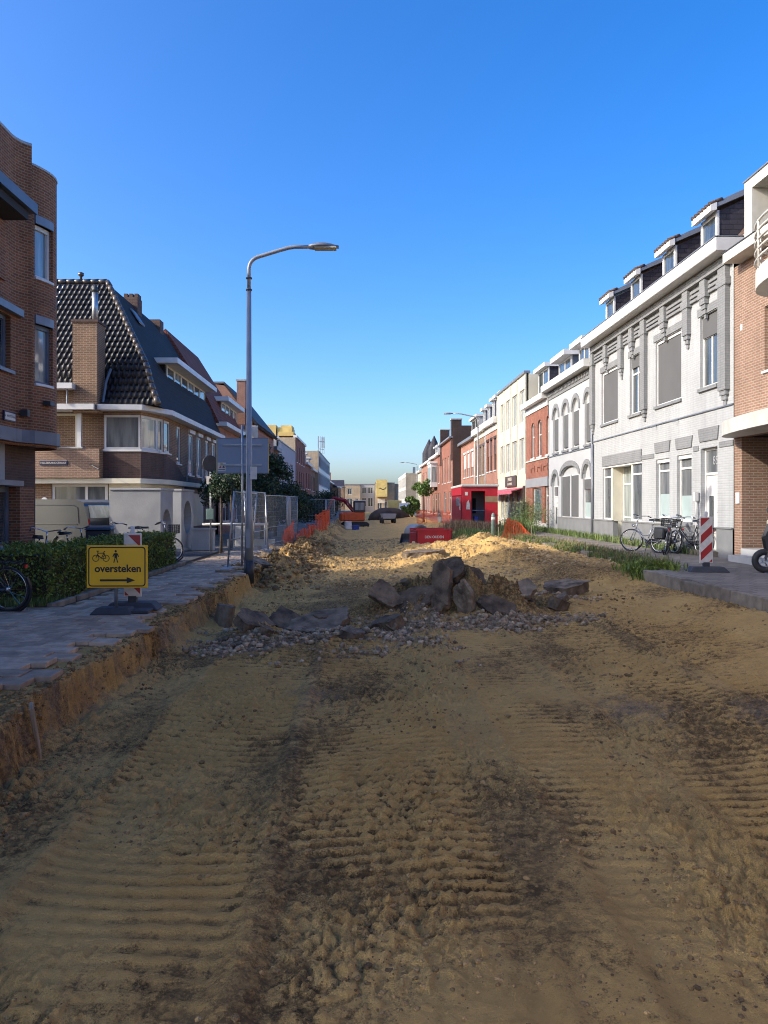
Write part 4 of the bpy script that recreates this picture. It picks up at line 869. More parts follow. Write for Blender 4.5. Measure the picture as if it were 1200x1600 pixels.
wm = MB().add([(-9.602,YF-.03,2.55),(-8.21,YF-.03,2.55),(-8.21,YF-.03,wz0-.06),(-9.602,YF-.03,wz0-.06)],[(0,1,2,3)]).add([(-8.21,YF-.03,2.55),(XF+.03,29.74,2.55),(XF+.03,29.74,wz0-.06),(-8.21,YF-.03,wz0-.06)],[(0,1,2,3)]).add([(XF+.03,29.74,2.55),(XF+.03,40.6,2.55),(XF+.03,40.6,wz0-.85),(XF+.03,33,wz0-.85),(XF+.03,31.5,wz0-.3),(XF+.03,29.74,wz0-.06)],[(0,1,2,3,4,5)])
wm.build('spandrel','brick_dark2',h)
window(Pf,h,-9.58,-8.24,wz0,wz1,.02,.08,glass='glass_grey',hb=(),sill=('white',.07,.08))
window(Pch,h,.03,clen*.72,wz0,wz1,.02,.09,glass='glass_curtain',sill=('white',.07,.08)); window(Pch,h,clen*.74,clen-.02,wz0,wz1,.02,.08,glass='glass',sill=('white',.07,.08))
for i,s in enumerate(sw):
    w = window(Ps,h,*s,.03,.09,hb=(),vb=() if i<2 else (.45,),glass='glass_curtain' if i>1 else 'glass',sill=('white',.06,.06))
    if i > 1: MB().fb(Ps,s[0]-.02,s[1]+.02,s[3],s[3]+.16,-.10,.05).build('shutter_box','white',w)
MB().ext([(-16,YF+.16,0),(-8.3,YF+.16,0),(XF-.16,29.9,0),(XF-.16,40.58,0),(-16,40.58,0)],(0,0,5.05)).build('core','dark',h)
# ground floor: white shop fascia and glazing
MB().ext([(-14,YF-.3,2.36),(-8.15,YF-.3,2.36),(XF+.28,29.6,2.36),(XF+.28,40.6,2.36),(XF-.3,40.6,2.36),(-9,29.2,2.36),(-14,29.2,2.36)],(0,0,.185)).build('ground_floor_canopy','cream',h)
MB().ext([(-9.4,YF,1.75),(-8.22,YF,1.75),(XF,29.75,1.75),(XF,33.2,1.75),(XF-.15,33.2,1.75),(-8.4,YF+.15,1.75),(-9.4,YF+.15,1.75)],(0,0,.6)).build('shop_fascia','cream',h)
window(Pf,h,-11.5,-9.45,.5,2.35,.03,.10,vb=(.62,),hb=(),glass='glass_grey',frame='white'); window(Pf,h,-9.4,-8.24,.1,1.74,.03,.08,hb=(),glass='glass_grey',frame='cream')
wall(MB(),Pf,-13.5,-11.5,0,2.36,[],.1).build('wall','brick_shade',h); wall(MB(),Pch,0,clen,0,1.75,[],.1).build('wall','cream',h)
MB().disc((-11.75,YF-.02,1.75),(0,1,0),.11,.06,16).build('alarm_box','plastic_white',h)
MB().fb(Ps,33.25,40.55,0,2.36,.05,.1).build('shopfront','steel_dark',h); MB().fb(Ps,34.5,37.2,.6,2.1,.02,.05).build('roller_blind','cream',h)
MB().tube([(XF+.06,33.4,2.6),(XF+.06,33.4,3.3)],.025,6).build('conduit','zinc',h); MB().box(XF+.02,XF+.08,36.6,36.7,1.9,3.3).build('trim_strip','white',h)
# balcony wing at the left: parapet, recess, post, upper canopy
MB().box(-14,-9.62,YF-.42,YF-.2,2.56,3.62).build('balcony_parapet','brick_orange',h); MB().hexa([(-9.62,YF-.42,2.56),(-9.605,YF-.42,2.56),(-9.605,YF,2.56),(-9.62,YF,2.56),(-9.62,YF-.42,3.62),(-9.605,YF-.42,3.62),(-9.605,YF,3.62),(-9.62,YF,3.62)]).build('balcony_side','brick_shade',h)
MB().box(-13.5,-10.2,YF-.46,YF-.16,3.622,3.68).build('parapet_cap','concrete_lt',h)
MB().box(-10.45,-10.30,YF-.35,YF-.2,3.68,4.98).build('post','white',h)
wall(MB(),PC(YF+.155),-14,-9.6,3.0,5.08,[],.1).build('recess_wall','brick_shade',h); window(PC(YF+.15),h,-12.0,-10.6,3.5,4.95,-.02,.09,vb=(.3,),hb=(),glass='glass_grey',frame='cream')
MB().box(-14,-9.7,YF-.75,YF+.15,5.0,5.20).build('balcony_canopy','white',h)
MB().ext([(-9.7,YF-.6,5.02),(-8.05,YF-.42,5.02),(XF+.42,29.5,5.02),(XF+.42,40.6,5.02),(XF-.4,40.6,5.02),(-8.4,28.9,5.02),(-9.7,28.9,5.02)],(0,0,.19)).build('eaves','white',h)
w = MB().box(-11.75,-10.75,YF-.455,YF-.425,3.02,3.17).build('street_name_plate','sign_blue',h); text('HILLEBRANDSTRAAT',.10,PC(YF-.458),-11.25,3.095,0,'sign_white',w,'lettering',1,.001)
MB().tube([(-9.95,YF-.42,3.05),(-9.5,YF-.75,2.85)],.02,6).build('flag_holder','steel_dark',h)
MB().box(-12.0,-11.1,YF-.95,YF-.4,3.86,3.9).build('awning_end','white',h)
# roof: steep slopes with flared foot, hip ridge, glazed pantiles as pieces
prof = [(0,5.20),(.42,5.95),(.72,6.75),(3.45,10.65)]    # run from the eaves, height
AX, AY = -10.55, YF-.25+3.45                            # ridge end (hip apex)
def roof_pt(side, u, t):
    """t 0..1 along the slope profile; side 'f' faces the side street, 's' the main street."""
    L_ = [0]; 
    for (r0,z0),(r1,z1) in zip(prof,prof[1:]): L_.append(L_[-1]+math.hypot(r1-r0,z1-z0))
    s_ = t*L_[-1]
    for k in range(3):
        if s_ <= L_[k+1]+1e-9: q = (s_-L_[k])/(L_[k+1]-L_[k]); rr = prof[k][0]+(prof[k+1][0]-prof[k][0])*q; zz = prof[k][1]+(prof[k+1][1]-prof[k][1])*q; break
    return (u, YF-.25+rr, zz) if side == 'f' else (XF+.25-rr*.868, u, zz)
SL = sum(math.hypot(b_[0]-a_[0],b_[1]-a_[1]) for a_,b_ in zip(prof,prof[1:]))
def hipx(t): return XF+.25 - roof_pt('f',0,t)[1]*0 - (roof_pt('f',0,t)[1]-(YF-.25))*.868
mb = MB(); ts = [0,.09,.18,.24,1]
for t0,t1 in zip(ts,ts[1:]):
    mb.add([roof_pt('f',-16,t0),roof_pt('f',hipx(t0),t0),roof_pt('f',hipx(t1),t1),roof_pt('f',-16,t1)],[(0,1,2,3)])
roof = mb.build('roof','dark',h)
mb = MB()
for t0,t1 in zip(ts,ts[1:]):
    ya = lambda t: YF-.25+(roof_pt('f',0,t)[1]-(YF-.25))
    mb.add([roof_pt('s',ya(t0),t0),roof_pt('s',40.6,t0),roof_pt('s',40.6,t1),roof_pt('s',ya(t1),t1)],[(0,1,2,3)])
mb.add([(AX,AY,10.65),(AX,40.6,10.65),(-16,40.6,7),(-16,AY,7)],[(0,1,2,3)]); mb.build('street_roof_slope','slate_blue',h)
# pantile: S-shaped, 0.235 wide, 0.36 exposed
def pantile():
    n = 7; w_, l_ = .20, .345; vs = []; fs = []
    for j,(yy,lift) in enumerate(((0,.035),(l_,.0))):
        for i in range(n):
            q = i/(n-1); z = .046*math.exp(-((q-.74)/.17)**2) - .016*math.sin(q*math.pi)*(1-q)
            vs.append((q*w_*1.06, yy, z+lift))
    for i in range(n): q = vs[i]; vs.append((q[0], q[1]+.002, q[2]-.03))
    fs = [(i,i+1,n+i+1,n+i) for i in range(n-1)] + [(2*n+i,2*n+i+1,i+1,i) for i in range(n-1)]
    me = bpy.data.meshes.new('roof_tile'); me.from_pydata(vs,[],fs); me.update(); me.materials.append(MT['tile_black'])
    me.polygons.foreach_set('use_smooth',[True]*len(me.polygons)); return me, vs, fs
pm, pvs, pfs = pantile(); spots = []
nrow = int(SL/.30)
for j in range(nrow):
    t0, t1 = j*.30/SL, min(1,(j*.30+.345)/SL)
    p0, p1 = Vector(roof_pt('f',0,t0)), Vector(roof_pt('f',0,t1)); d_ = (p1-p0).normalized(); nrm = Vector((1,0,0)).cross(d_)
    x = hipx(t0)-.28
    while x > -15:
        if not (-10.55 < x+.1 < -9.6 and p0.z < 6.0): spots.append((x, j, p0, d_, nrm))
        x -= .20
spots.sort(key=lambda s: -(s[0]+ (2 if s[1]>2 else 0)))
restv = MB()
for i,(x,j,p0,d_,nrm) in enumerate(spots):
    M = Matrix(((1,d_.x,nrm.x,x),(0,d_.y,nrm.y,p0.y),(0,d_.z,nrm.z,p0.z),(0,0,0,1))) @ Matrix.Translation((0,0,.02)) @ Matrix.Rotation(random.gauss(0,.012),4,'X') @ Matrix.Rotation(random.gauss(0,.015),4,'Y')
    if i < 300: o = bpy.data.objects.new('roof_tile',pm); COL.objects.link(o); o.parent = roof; o.matrix_local = M
    else: restv.add([tuple(M @ Vector(p)) for p in pvs], pfs)
MT['tile_black2'] = mat('glazed_black_tile_far', (.010,.011,.014), (.016,.017,.021), 3, .16, .12, 30, spec=.7, island=.35)
tag(restv.build('roof_tiles','tile_black2',roof,True), kind='stuff')
prev = None; k = 0
for j in range(21):                                      # hip ridge tiles
    t0, t1 = j/21, (j+1.15)/21
    if t1 > 1: t1 = 1
    a_ = Vector((hipx(t0)+.03,roof_pt('f',0,t0)[1]-.03,roof_pt('f',0,t0)[2]+.05)); b_ = Vector((hipx(t1)+.03,roof_pt('f',0,t1)[1]-.03,roof_pt('f',0,t1)[2]+.05))
    MB().tube([a_,b_],[.125,.10],10).build('ridge_tile','ridge_tile',h,True)
for j in range(14): MB().tube([(AX-.33*j,AY,10.70),(AX-.33*j-.36,AY,10.70)],[.12,.10],8).build('ridge_tile','ridge_tile',h,True)
MB().tube([(-11.6,AY,10.7),(-11.6,AY,10.9),(-11.6,AY,10.95),(-11.6,AY,11.05),(-11.6,AY,11.1)],[.05,.05,.12,.12,.02],8).build('finial','ridge_tile',h,True)
c = MB().box(-10.5,-9.62,YF-.6,YF+.25,4.9,8.15).build('chimney','brick_shade',h)
MB().box(-10.55,-9.57,YF-.65,YF+.30,8.15,8.24).build('chimney_cap','brick_dark2',c)
MB().tube([(-9.85,YF-.15,8.24),(-9.85,YF-.15,9.35)],.11,12).build('flue','metal_galv',c,True); MB().tube([(-9.85,YF-.15,9.35),(-9.85,YF-.15,9.5),(-9.85,YF-.15,9.62)],[.14,.10,.03],12).build('flue_cap','steel_dark',c,True)
MB().tube([(-9.5,YF-.35,5.3),(-9.48,YF-.05,6.1),(-9.4,YF+.22,6.6)],.05,8).build('lead_flashing','zinc',c)
MB().box(-16,-10.4,YF-.95,YF+.3,5.72,5.92).build('upper_canopy','white',h); MB().box(-16,-10.52,YF-.45,YF+.3,5.2,5.72).build('gable_panel','brick_shade',h); MB().tube([(-10.62,YF-.8,5.2),(-10.62,YF-.8,5.72)],.03,6).build('downpipe','zinc',h)
# chimneys on the ridge and the long street dormer
for yy,zz in ((34.8,11.0),(38.6,10.9)):
    c = MB().box(AX-.4,AX+.25,yy,yy+.7,9.6,zz).build('chimney','brick_dark2',h)
    if yy < 36:
        for k in range(3): MB().box(AX-.4+k*.24,AX-.24+k*.24,yy+.1,yy+.6,zz,zz+.18).build('chimney_pot','brick_dark2',c)
PD = PLf(-8.35)
dm = MB().fb(PD,32.4,40.2,6.3,7.5,.08,2.0).build('dormer','slate_blue',h)
for k in range(6): window(PD,dm,32.45+k*1.29,33.72+k*1.29,6.5,7.48,.0,.08,glass='glass_curtain' if k%2 else 'glass',hb=(),frame='cream')
MB().fb(PD,32.4,40.2,6.36,6.5,-.05,.08).build('dormer_sill','white',dm); MB().fb(PD,32.0,40.5,7.5,7.72,-.55,2.3).build('dormer_roof','white',dm)
MB().ext([(-9.75,33.2,9.45),(-9.75,34.0,9.45),(-10.15,34.0,10.05),(-10.15,33.2,10.05)],(.03,0,.04)).build('roof_light','zinc',h)
# ---- house with red tiled roof next door
h = thing('red_roofed_house','brick house with red tiled roof and cream dormer joined to the black-roofed house','house')
wall(MB(),PLf(-7.75),40.65,49.5,0,5.75,[(42,43.5,3.5,5.1),(45.5,47,3.5,5.1),(42,44.5,.6,2.4),(46,48,.6,2.4)],.14).build('wall','brick_redshade',h); MB().box(-15,-7.95,40.65,49.5,0,5.7).build('core','brick_shade',h)
for s in ((42,43.5,3.5,5.1),(45.5,47,3.5,5.1),(42,44.5,.6,2.4),(46,48,.6,2.4)): window(PLf(-7.75),h,*s,.08,.08,vb=(.5,),sill=('white',.05,.08))
MB().box(-8,-7.3,40.66,49.6,5.76,5.98).build('gutter','white',h)
MB().ext([(-7.7,40.62,5.9),(-8.6,40.62,7.8),(-10.55,40.62,10.9),(-15,40.62,6)],(0,8.0,0)).build('roof','rooftile_red',h)
dm = MB().box(-9.8,-8.28,44.0,49.3,6.4,7.5).build('dormer','rooftile_red',h)
for k in range(4): window(PLf(-8.2),dm,44.05+k*1.3,45.33+k*1.3,6.45,7.5,.0,.09,glass='glass_curtain',frame='cream')
MB().box(-10,-7.75,43.7,49.6,7.5,7.75).build('dormer_roof','white',dm)
# ---- brick gable house with chimney
h = thing('gable_brick_house','bare red brick gable end with tall chimney and whitewashed patch','house')
Yg = 50.2
MB().ext([(-15,Yg,0),(-7.35,Yg,0),(-7.35,Yg,7.0),(-9.15,Yg,9.35),(-9.9,Yg,9.5),(-15,Yg,9.5)],(0,11.6,0)).build('wall','brick_redshade',h)
MB().ext([(-7.15,Yg-.08,6.75),(-9.2,Yg-.08,9.45),(-9.2,Yg-.08,9.62),(-7.0,Yg-.08,6.9)],(0,11.8,0)).build('roof','slate',h); MB().box(-15,-9.2,Yg-.06,Yg+11.6,9.5,9.62).build('roof_edge','zinc',h)
c = MB().box(-8.35,-7.8,Yg-.12,Yg+.7,6.5,9.65).build('chimney','brick_redshade',h); MB().box(-8.4,-7.75,Yg-.16,Yg+.74,9.65,9.75).build('chimney_cap','concrete',c)
MB().box(-8.3,-6.98,Yg-.05,Yg-.005,5.85,6.75).build('whitewashed_patch','white_dirty',h)
wall(MB(),PLf(-7.34),Yg,61.8,0,7,[]).build('street_wall','brick_redshade',h)
for k in range(3): window(PLf(-7.33),h,51.5+k*3.4,53+k*3.4,3.6,5.4,-.03,.09,vb=(.5,),sill=('white',.05,.08))
# ---- further houses of the left row
PLx = PLf(-7.4)
h = terrace('dark_mansard_house','low house with dark mansard roof between gable and white wall','x' and PLx,61.9,65.6,6.0,'brick_shade',[(3.4,5.2,[(62.5,63.6),(64.1,65.2)],{})],roofm='slate',ridge=1.8,gut='bluegrey')
h = terrace('white_walled_house','plain white-lilac plastered street wall of a house behind the shrubs','x' and PLx,65.7,82,7.1,'plaster_grey',[(3.8,5.6,[(73,74.4),(77.5,78.9)],{'fr':.05}),(.6,2.6,[(68,70),(76,78)],{})],roofm='slate',ridge=0,gut='zinc',guth=.1,gproj=.08)
h = terrace('brown_brick_flats','brown brick flats with bare side wall and yellow boards stacked on the roof','x' and PLx,82.1,95.5,8.75,'brick_red',
    [(6.2,8.0,[(83+k*3.1,84.3+k*3.1) for k in range(4)],{}),(3.4,5.3,[(83+k*3.1,84.3+k*3.1) for k in range(4)],{}),(.6,2.6,[(83+k*3.1,84.8+k*3.1) for k in range(4)],{})],ridge=0,gut='white',guth=.25,gproj=.15)
MB().box(-16,-7.42,82.02,82.095,0,8.75).build('side_wall','brick_tan',h)
for k,(x0,x1,y0,y1,z0,z1) in enumerate(((-9.4,-7.7,83,86,9.0,9.45),(-9.5,-7.9,83.2,86.5,9.45,9.95),(-9.2,-8.0,84,87,9.95,10.25),(-10.6,-9.6,83,84.6,9.0,10.2))): MB().box(x0,x1,y0,y1,z0,z1).build('stacked_boards','yellow_board',h)
h = terrace('mansard_row_house','red brick row house with dark mansard roof and white dormer hoods','x' and PLx,95.6,105,6.6,'brick_red',[(3.6,5.6,[(96.6+k*3,98+k*3) for k in range(3)],{}),(.6,2.6,[(96.6+k*3,98.2+k*3) for k in range(3)],{})],roofm='slate',ridge=2.0,chim=((104,104.9,1.2,2.2,7,9.8,'brick_red'),),dormers=((97,98.4,7.0,8.2,'slate'),(101,102.4,7.0,8.2,'slate')))
h = terrace('brown_row_house','brown brick row house with white cornice before the white modern block','x' and PLx,105.1,114.9,6.3,'brick_shade',[(3.5,5.5,[(106.5+k*3,107.9+k*3) for k in range(3)],{}),(.6,2.6,[(106.5+k*3,108+k*3) for k in range(3)],{})],roofm='slate',ridge=1.7,dormers=((107,110,6.8,8.0,'white'),))
P8 = PLf(-6.9)
h = terrace('white_modern_block','white modern block with bands of dark windows and a phone mast on its roof','x' and P8,115,151,9.5,'plaster_grey',
    [(7.3,8.9,[(116+k*3.2,118.2+k*3.2) for k in range(11)],{'sill':False,'hb':(),'frame':'steel_dark'}),(4.6,6.3,[(116+k*3.2,118.2+k*3.2) for k in range(11)],{'sill':False,'hb':(),'frame':'steel_dark'}),(.8,3.0,[(116+k*3.2,118.2+k*3.2) for k in range(11)],{'sill':False,'frame':'steel_dark'})],ridge=0,gut='zinc',guth=.15,gproj=.08,bands=((3.2,4.4,'white',.03),(6.5,7.1,'white',.03)))
MB().box(-16,-6.92,114.91,114.99,0,9.6).build('side_wall','brick_tan',h)
mm = MB()
for k in range(4): mm.tube([(-7.2+.27*k,119+k*.4,9.5),(-7.2+.27*k,119+k*.4,12.2)],.05,6)
for z in (10.2,11.4): mm.tube([(-7.2,119,z),(-6.39,120.2,z)],.04,6)
mm.build('phone_mast','zinc',h)
for k in (0,2,3): MB().box(-7.28+.27*k,-7.10+.27*k,118.85+k*.4,119.0+k*.4,10.4,12.1).build('antenna_panel','panel_grey',h)
h = terrace('far_dark_house','dark row houses under slate roofs past the white modern block','x' and PLf(-7.2),151.2,172,6.0,'brick_black',[(3.4,5.4,[(153+k*4,154.6+k*4) for k in range(4)],{}),(.6,2.6,[(153+k*4,155+k*4) for k in range(4)],{})],roofm='slate',ridge=2.2,chim=((160,161,2,3,7.5,9.6,'brick_red'),))
h = terrace('far_brown_house','last brown house of the left row beside the cross street','x' and PLf(-6.0),172.2,192,5.4,'brick_shade',[(3.2,4.8,[(174+k*4.2,175.6+k*4.2) for k in range(4)],{}),(.6,2.4,[(174+k*4.2,176+k*4.2) for k in range(4)],{})],roofm='slate',ridge=2.0,chim=((180,181,2,3,6.5,9,'brick_red'),))
# ---- end of the street
PE = PC(205)
def endhouse(name,label,x0,x1,z,m,rows,off=0,roofm=None,zr=0):
    p = PC(205+off); h = thing(name,label,'building'); holes = [(s0,s1,v0,v1) for v0,v1,sp in rows for s0,s1 in sp]
    wall(MB(),p,x0,x1,-.5,z,holes,.16).build('wall',m,h); MB().fb(p,x0,x1,-.5,z-.02,.2,12).build('core',m,h); MB().fb(p,x0-.1,x1+.1,z,z+.2,-.12,12).build('roof_edge','zinc',h)
    for q in holes: window(p,h,*q,.06,.12,vb=(.5,),hb=(),frame='white_dirty')
    if zr: MB().ext([p.w(x0,z+.1,0),p.w(x0,z+zr,4),p.w(x0,z+.1,9)],(x1-x0,0,0)).build('roof',roofm,h)
    return h
endhouse('beige_corner_block','beige brick block at the street end behind the excavator',-5.4,-1.2,6.8,'brick_tan',[(4.2,5.9,[(-4.6,-3.4)]),(1.0,3.2,[(-4.8,-3.2),(-2.6,-1.6)])])
endhouse('pale_balcony_block','pale block with white balconies at the end of the street',-1.1,2.6,6.9,'plaster_grey',[(4.5,6.2,[(-.8,.4),(.8,2.2)]),(1.0,3.4,[(-.8,.4),(.8,2.2)])],2)
h = endhouse('sunlit_emblem_block','tan block with sunlit cream panel and bird emblem facing down the street',2.8,7.9,7.2,'brick_tan',[(.3,2.4,[(3.3,4.6),(5.2,6.6)])],-1)
w = MB().box(3.0,5.9,201.6,203.95,3.6,8.1).build('cream_panel','yellow_board',h)
MB().prism(PC(201.55),[(3.6,5.75),(4.1,5.95),(4.5,5.7),(4.75,5.6),(5.2,5.75),(5.6,6.1),(5.7,6.3),(5.35,5.7),(4.9,5.45),(4.5,5.45),(4.1,5.75)],0,.04).build('emblem','sign_black',w)
MB().box(3.4,5.4,203.85,203.98,1.9,3.1).build('poster','white_dirty',h)
endhouse('ribbed_tan_block','plain tan brick block at the far right end of the street',8.0,16,6.9,'brick_tan',[(1.0,5.8,[(8.6,9.1),(9.7,10.2),(10.8,11.3)])],1)
for i,(x0,x1,zz,mm) in enumerate(((-16,-5.6,6.2,'brick_shade'),)): endhouse('far_left_block','brown brick block closing the street on the far left',x0,x1,zz,mm,[(3.5,5.2,[(-8,-6.8)])],0,'slate',2.0)
# ---------------------------------------------------------------- foliage helpers
def leaf_quads(P, size, rng, flat=.0, aspect=.55, drop=None):
    n = len(P); d = rng.normal(size=(n,3)); d /= np.linalg.norm(d,axis=1,keepdims=True); d[:,2] = d[:,2]*(1-flat)
    up = rng.normal(size=(n,3)); s = np.cross(d,up); s /= np.linalg.norm(s,axis=1,keepdims=True)+1e-9; s *= aspect
    sz = size*(.6+.8*rng.random(n))[:,None]
    V = np.stack([P-d*sz*.5, P+s*sz*.5, P+d*sz*.5, P-s*sz*.5],1).reshape(-1,3)
    return V, np.arange(4*n).reshape(-1,4)
def leaves(name, P, size, m, parent, seed, aspect=.55):
    V, F = leaf_quads(np.asarray(P), size, np.random.default_rng(seed), 0, aspect); return npmesh(name, V, F, m, parent)
def hedge(name, label, x0,x1,y0,y1,ht, n, seed):
    h = thing(name, label, 'hedge', ((x0+x1)/2,(y0+y1)/2,0)); rg = np.random.default_rng(seed); lx, ly = (x1-x0)/2, (y1-y0)/2
    fa = np.array([2*ly*ht, 2*ly*ht, 2*lx*ht, 2*lx*ht, 4*lx*ly]); fa = fa/fa.sum(); f = rg.choice(5, n, p=fa)
    u, v = rg.uniform(-1,1,n), rg.random(n); dep = np.abs(rg.normal(0,.05,n))
    x = np.where(f==0,lx-dep,np.where(f==1,-lx+dep,u*lx)); y = np.where(f==2,ly-dep,np.where(f==3,-ly+dep,np.where(f<2,u*ly,rg.uniform(-1,1,n)*ly))); z = np.where(f==4,ht-dep,v*ht)
    b = .06*pn(y*1.3+x*2,z*1.6+seed,7)+.05*pn(y*4,z*4+x*3,8); x = x+np.where(f<2,np.sign(x)*b,0); z = z+np.where(f==4,b*1.2,0)
    leaves('foliage', np.stack([x,y,np.clip(z,.02,9)],1), .05, 'leaf_hedge', h, seed, .6)
    tw = rg.random((260,3)); px = np.stack([(tw[:,0]*2-1)*lx,(tw[:,1]*2-1)*ly,np.full(260,ht)],1)
    leaves('shoot_leaves', np.concatenate([px+np.stack([rg.normal(0,.01,260),rg.normal(0,.01,260),rg.random(260)*.07],1) for _ in range(4)]), .045, 'leaf_hedge', h, seed+1)
    MB().box(-lx+.09,lx-.09,-ly+.09,ly-.09,.0,ht-.09).build('inner_twigs','twig',h)
    st = MB()
    for k in range(int(ly*6)): yy = -ly+.2+k*(2*ly-.4)/max(1,int(ly*6)-1); st.tube([(0,yy,-.02),(rg.normal(0,.1),yy,ht*.5)],.018,5)
    st.build('stems','bark',h); return h
hedge('hedge','clipped green hedge beside the left pavement, behind the yellow sign',-5.95,-5.03,12.25,20.5,.86,34000,41)
hedge('hedge','low dark hedge under the windows of the curved brick building',-7.85,-7.25,9.5,17.4,.72,9000,42)
def tree(name, label, loc, h_, cr, cz, m, n, seed, leaf=.09, trunk=.07, cat='tree', limbs=7, flat=.85, clumps=26):
    t = thing(name, label, cat, loc); rg = np.random.default_rng(seed)
    tr = MB().tube([(0,0,-.15),(.02*cr,.01,h_*.3),(rg.normal(0,.03),0,cz)], [trunk*1.15,trunk*.9,trunk*.5], 8)
    C = []
    for k in range(clumps):
        d = rg.normal(size=3); d /= np.linalg.norm(d); r_ = cr*rg.random()**.45
        C.append((d[0]*r_, d[1]*r_, cz+d[2]*r_*flat))
    for k in range(limbs):
        c = C[k]; tr.tube([(0,0,cz-cr*.55),(c[0]*.4,c[1]*.4,cz-cr*.1),c],[trunk*.45,trunk*.28,.006],5)
    tr.build('trunk','bark',t,True)
    C = np.array(C); k = rg.integers(0,len(C),n); q = rg.normal(size=(n,3)); q /= np.linalg.norm(q,axis=1,keepdims=True)
    P = C[k] + q*(cr*.30*rg.random(n)**.4)[:,None]; P[:,2] = np.maximum(P[:,2], .03)
    leaves('crown', P, leaf, m, t, seed+3); return t
tree('small_tree','slender young tree with dark crown left of the white rail',(-4.85,25.9,0),2.0,.55,2.25,'leaf_dark',2600,51,.08,.05)
tree('small_tree','thin-stemmed young tree nearest the mesh fence',(-4.72,27.2,0),2.0,.6,2.35,'leaf_dark',2600,52,.08,.045)
tree('garden_tree','tall dark garden tree behind the grey-blue board',(-5.4,33,0),3.0,1.45,2.5,'leaf_dark',8000,53,.13,.10,clumps=40)
tree('garden_tree','pointed dark tree in front of the white-walled house',(-4.75,35.5,0),3.5,1.3,3.0,'leaf_dark',7000,54,.13,.09,flat=1.5,clumps=36)
tree('garden_shrub','wide dark shrub over the mesh fence',(-4.5,38.5,0),2.0,1.5,1.6,'leaf_dark',9000,55,.12,.08,'shrub',clumps=40)
tree('garden_shrub','rounded shrub right of the wide one, before the brown flats',(-4.4,44,0),2.0,1.35,1.6,'leaf_dark',5000,56,.13,.08,'shrub',clumps=36)
tree('garden_shrub','low dark shrub behind the far site fence',(-5.2,70,0),2.0,1.7,1.4,'leaf_dark',4500,57,.18,.08,'shrub',clumps=36)
tree('garden_shrub','dark broad shrub below the white modern block',(-4.6,84,0),2.0,2.0,1.5,'leaf_dark',4000,58,.22,.08,'shrub',clumps=36)
tree('street_tree','small bright green street tree above the orange net',(5.2,68,PZ),3.0,.95,2.8,'leaf_bright',3400,59,.15,.09)
tree('street_tree','round green bush tree before the tan block',(5.9,96,PZ),3.0,1.15,1.3,'leaf_bright',3600,60,.22,.10)

# ---------------------------------------------------------------- street furniture
def lamp(label, loc, rz, ht=8.1, arm=1.85):
    t = thing('street_lamp', label, 'street lamp', loc, rz, 'street lamps')
    MB().tube([(0,0,-.3),(0,0,.25)],.125,14).build('base_sleeve','steel_dark',t,True)
    MB().tube([(0,0,.25),(0,0,1.45),(0,0,1.52),(0,0,ht-.95)],[.10,.096,.074,.055],14).build('pole','lamp_paint',t,True)
    MB().box(-.05,.05,-.114,-.100,.55,1.0).build('access_door','lamp_paint',t)
    pts = [(0,0,ht-.98),(0,0,ht-.48)]
    for k in range(1,6): a_ = k/5*R(72); pts.append((.30*(1-math.cos(a_)),0,ht-.48+.30*math.sin(a_)))
    pts += [(arm*.42,0,ht-.02),(arm*.52,0,ht+.03),(arm*.60,0,ht+.05),(arm*.78,0,ht+.05)]
    MB().tube(pts,.046,10).build('arm','lamp_paint',t,True)
    for z in (ht-1.0,ht-.72): MB().tube([(0,0,z),(0,0,z+.03)],.075,12).build('collar','steel_dark',t)
    hd = MB(); n = 9; prof_ = []
    for k in range(n): q = k/(n-1); prof_.append((arm*.78+q*.72, .075+.11*math.sin(math.pi*min(1,q*1.15+.05))**.6, .035+.055*math.sin(math.pi*(q*.9+.08))))
    vs = []; 
    for x_,w_,h2 in prof_: vs += [(x_,-w_,ht+.03),(x_,-w_*.7,ht+.03+h2),(x_,w_*.7,ht+.03+h2),(x_,w_,ht+.03)]
    hd.add(vs,[(i*4+j,i*4+(j+1)%4,(i+1)*4+(j+1)%4,(i+1)*4+j) for i in range(n-1) for j in range(4)]+[(3,2,1,0),tuple((n-1)*4+j for j in range(4))])
    o = hd.build('lamp_head','zinc',t,True); MB().box(arm*.78+.14,arm*.78+.66,-.13,.13,ht-.005,ht+.028).build('lens','lens',o); return t
lamp('tall grey street lamp on the left pavement edge, nearest the camera',(-2.79,18.5,0),0,7.75)
lamp('street lamp before the orange brick house on the right row',(8.4,57,PZ),math.pi,8.1,2.4)
lamp('most distant street lamp of the right row, beside the turrets',(8.3,122,PZ),math.pi,8.0,2.6)
s = thing('parking_sign','small square sign plate strapped to the near street lamp','sign',(-2.66,18.38,0)); MB().box(-.08,.08,-.012,0,2.2,2.5).build('plate','sign_white',s); MB().box(-.10,-.02,0,.14,2.3,2.33).build('clamp','steel_dark',s)

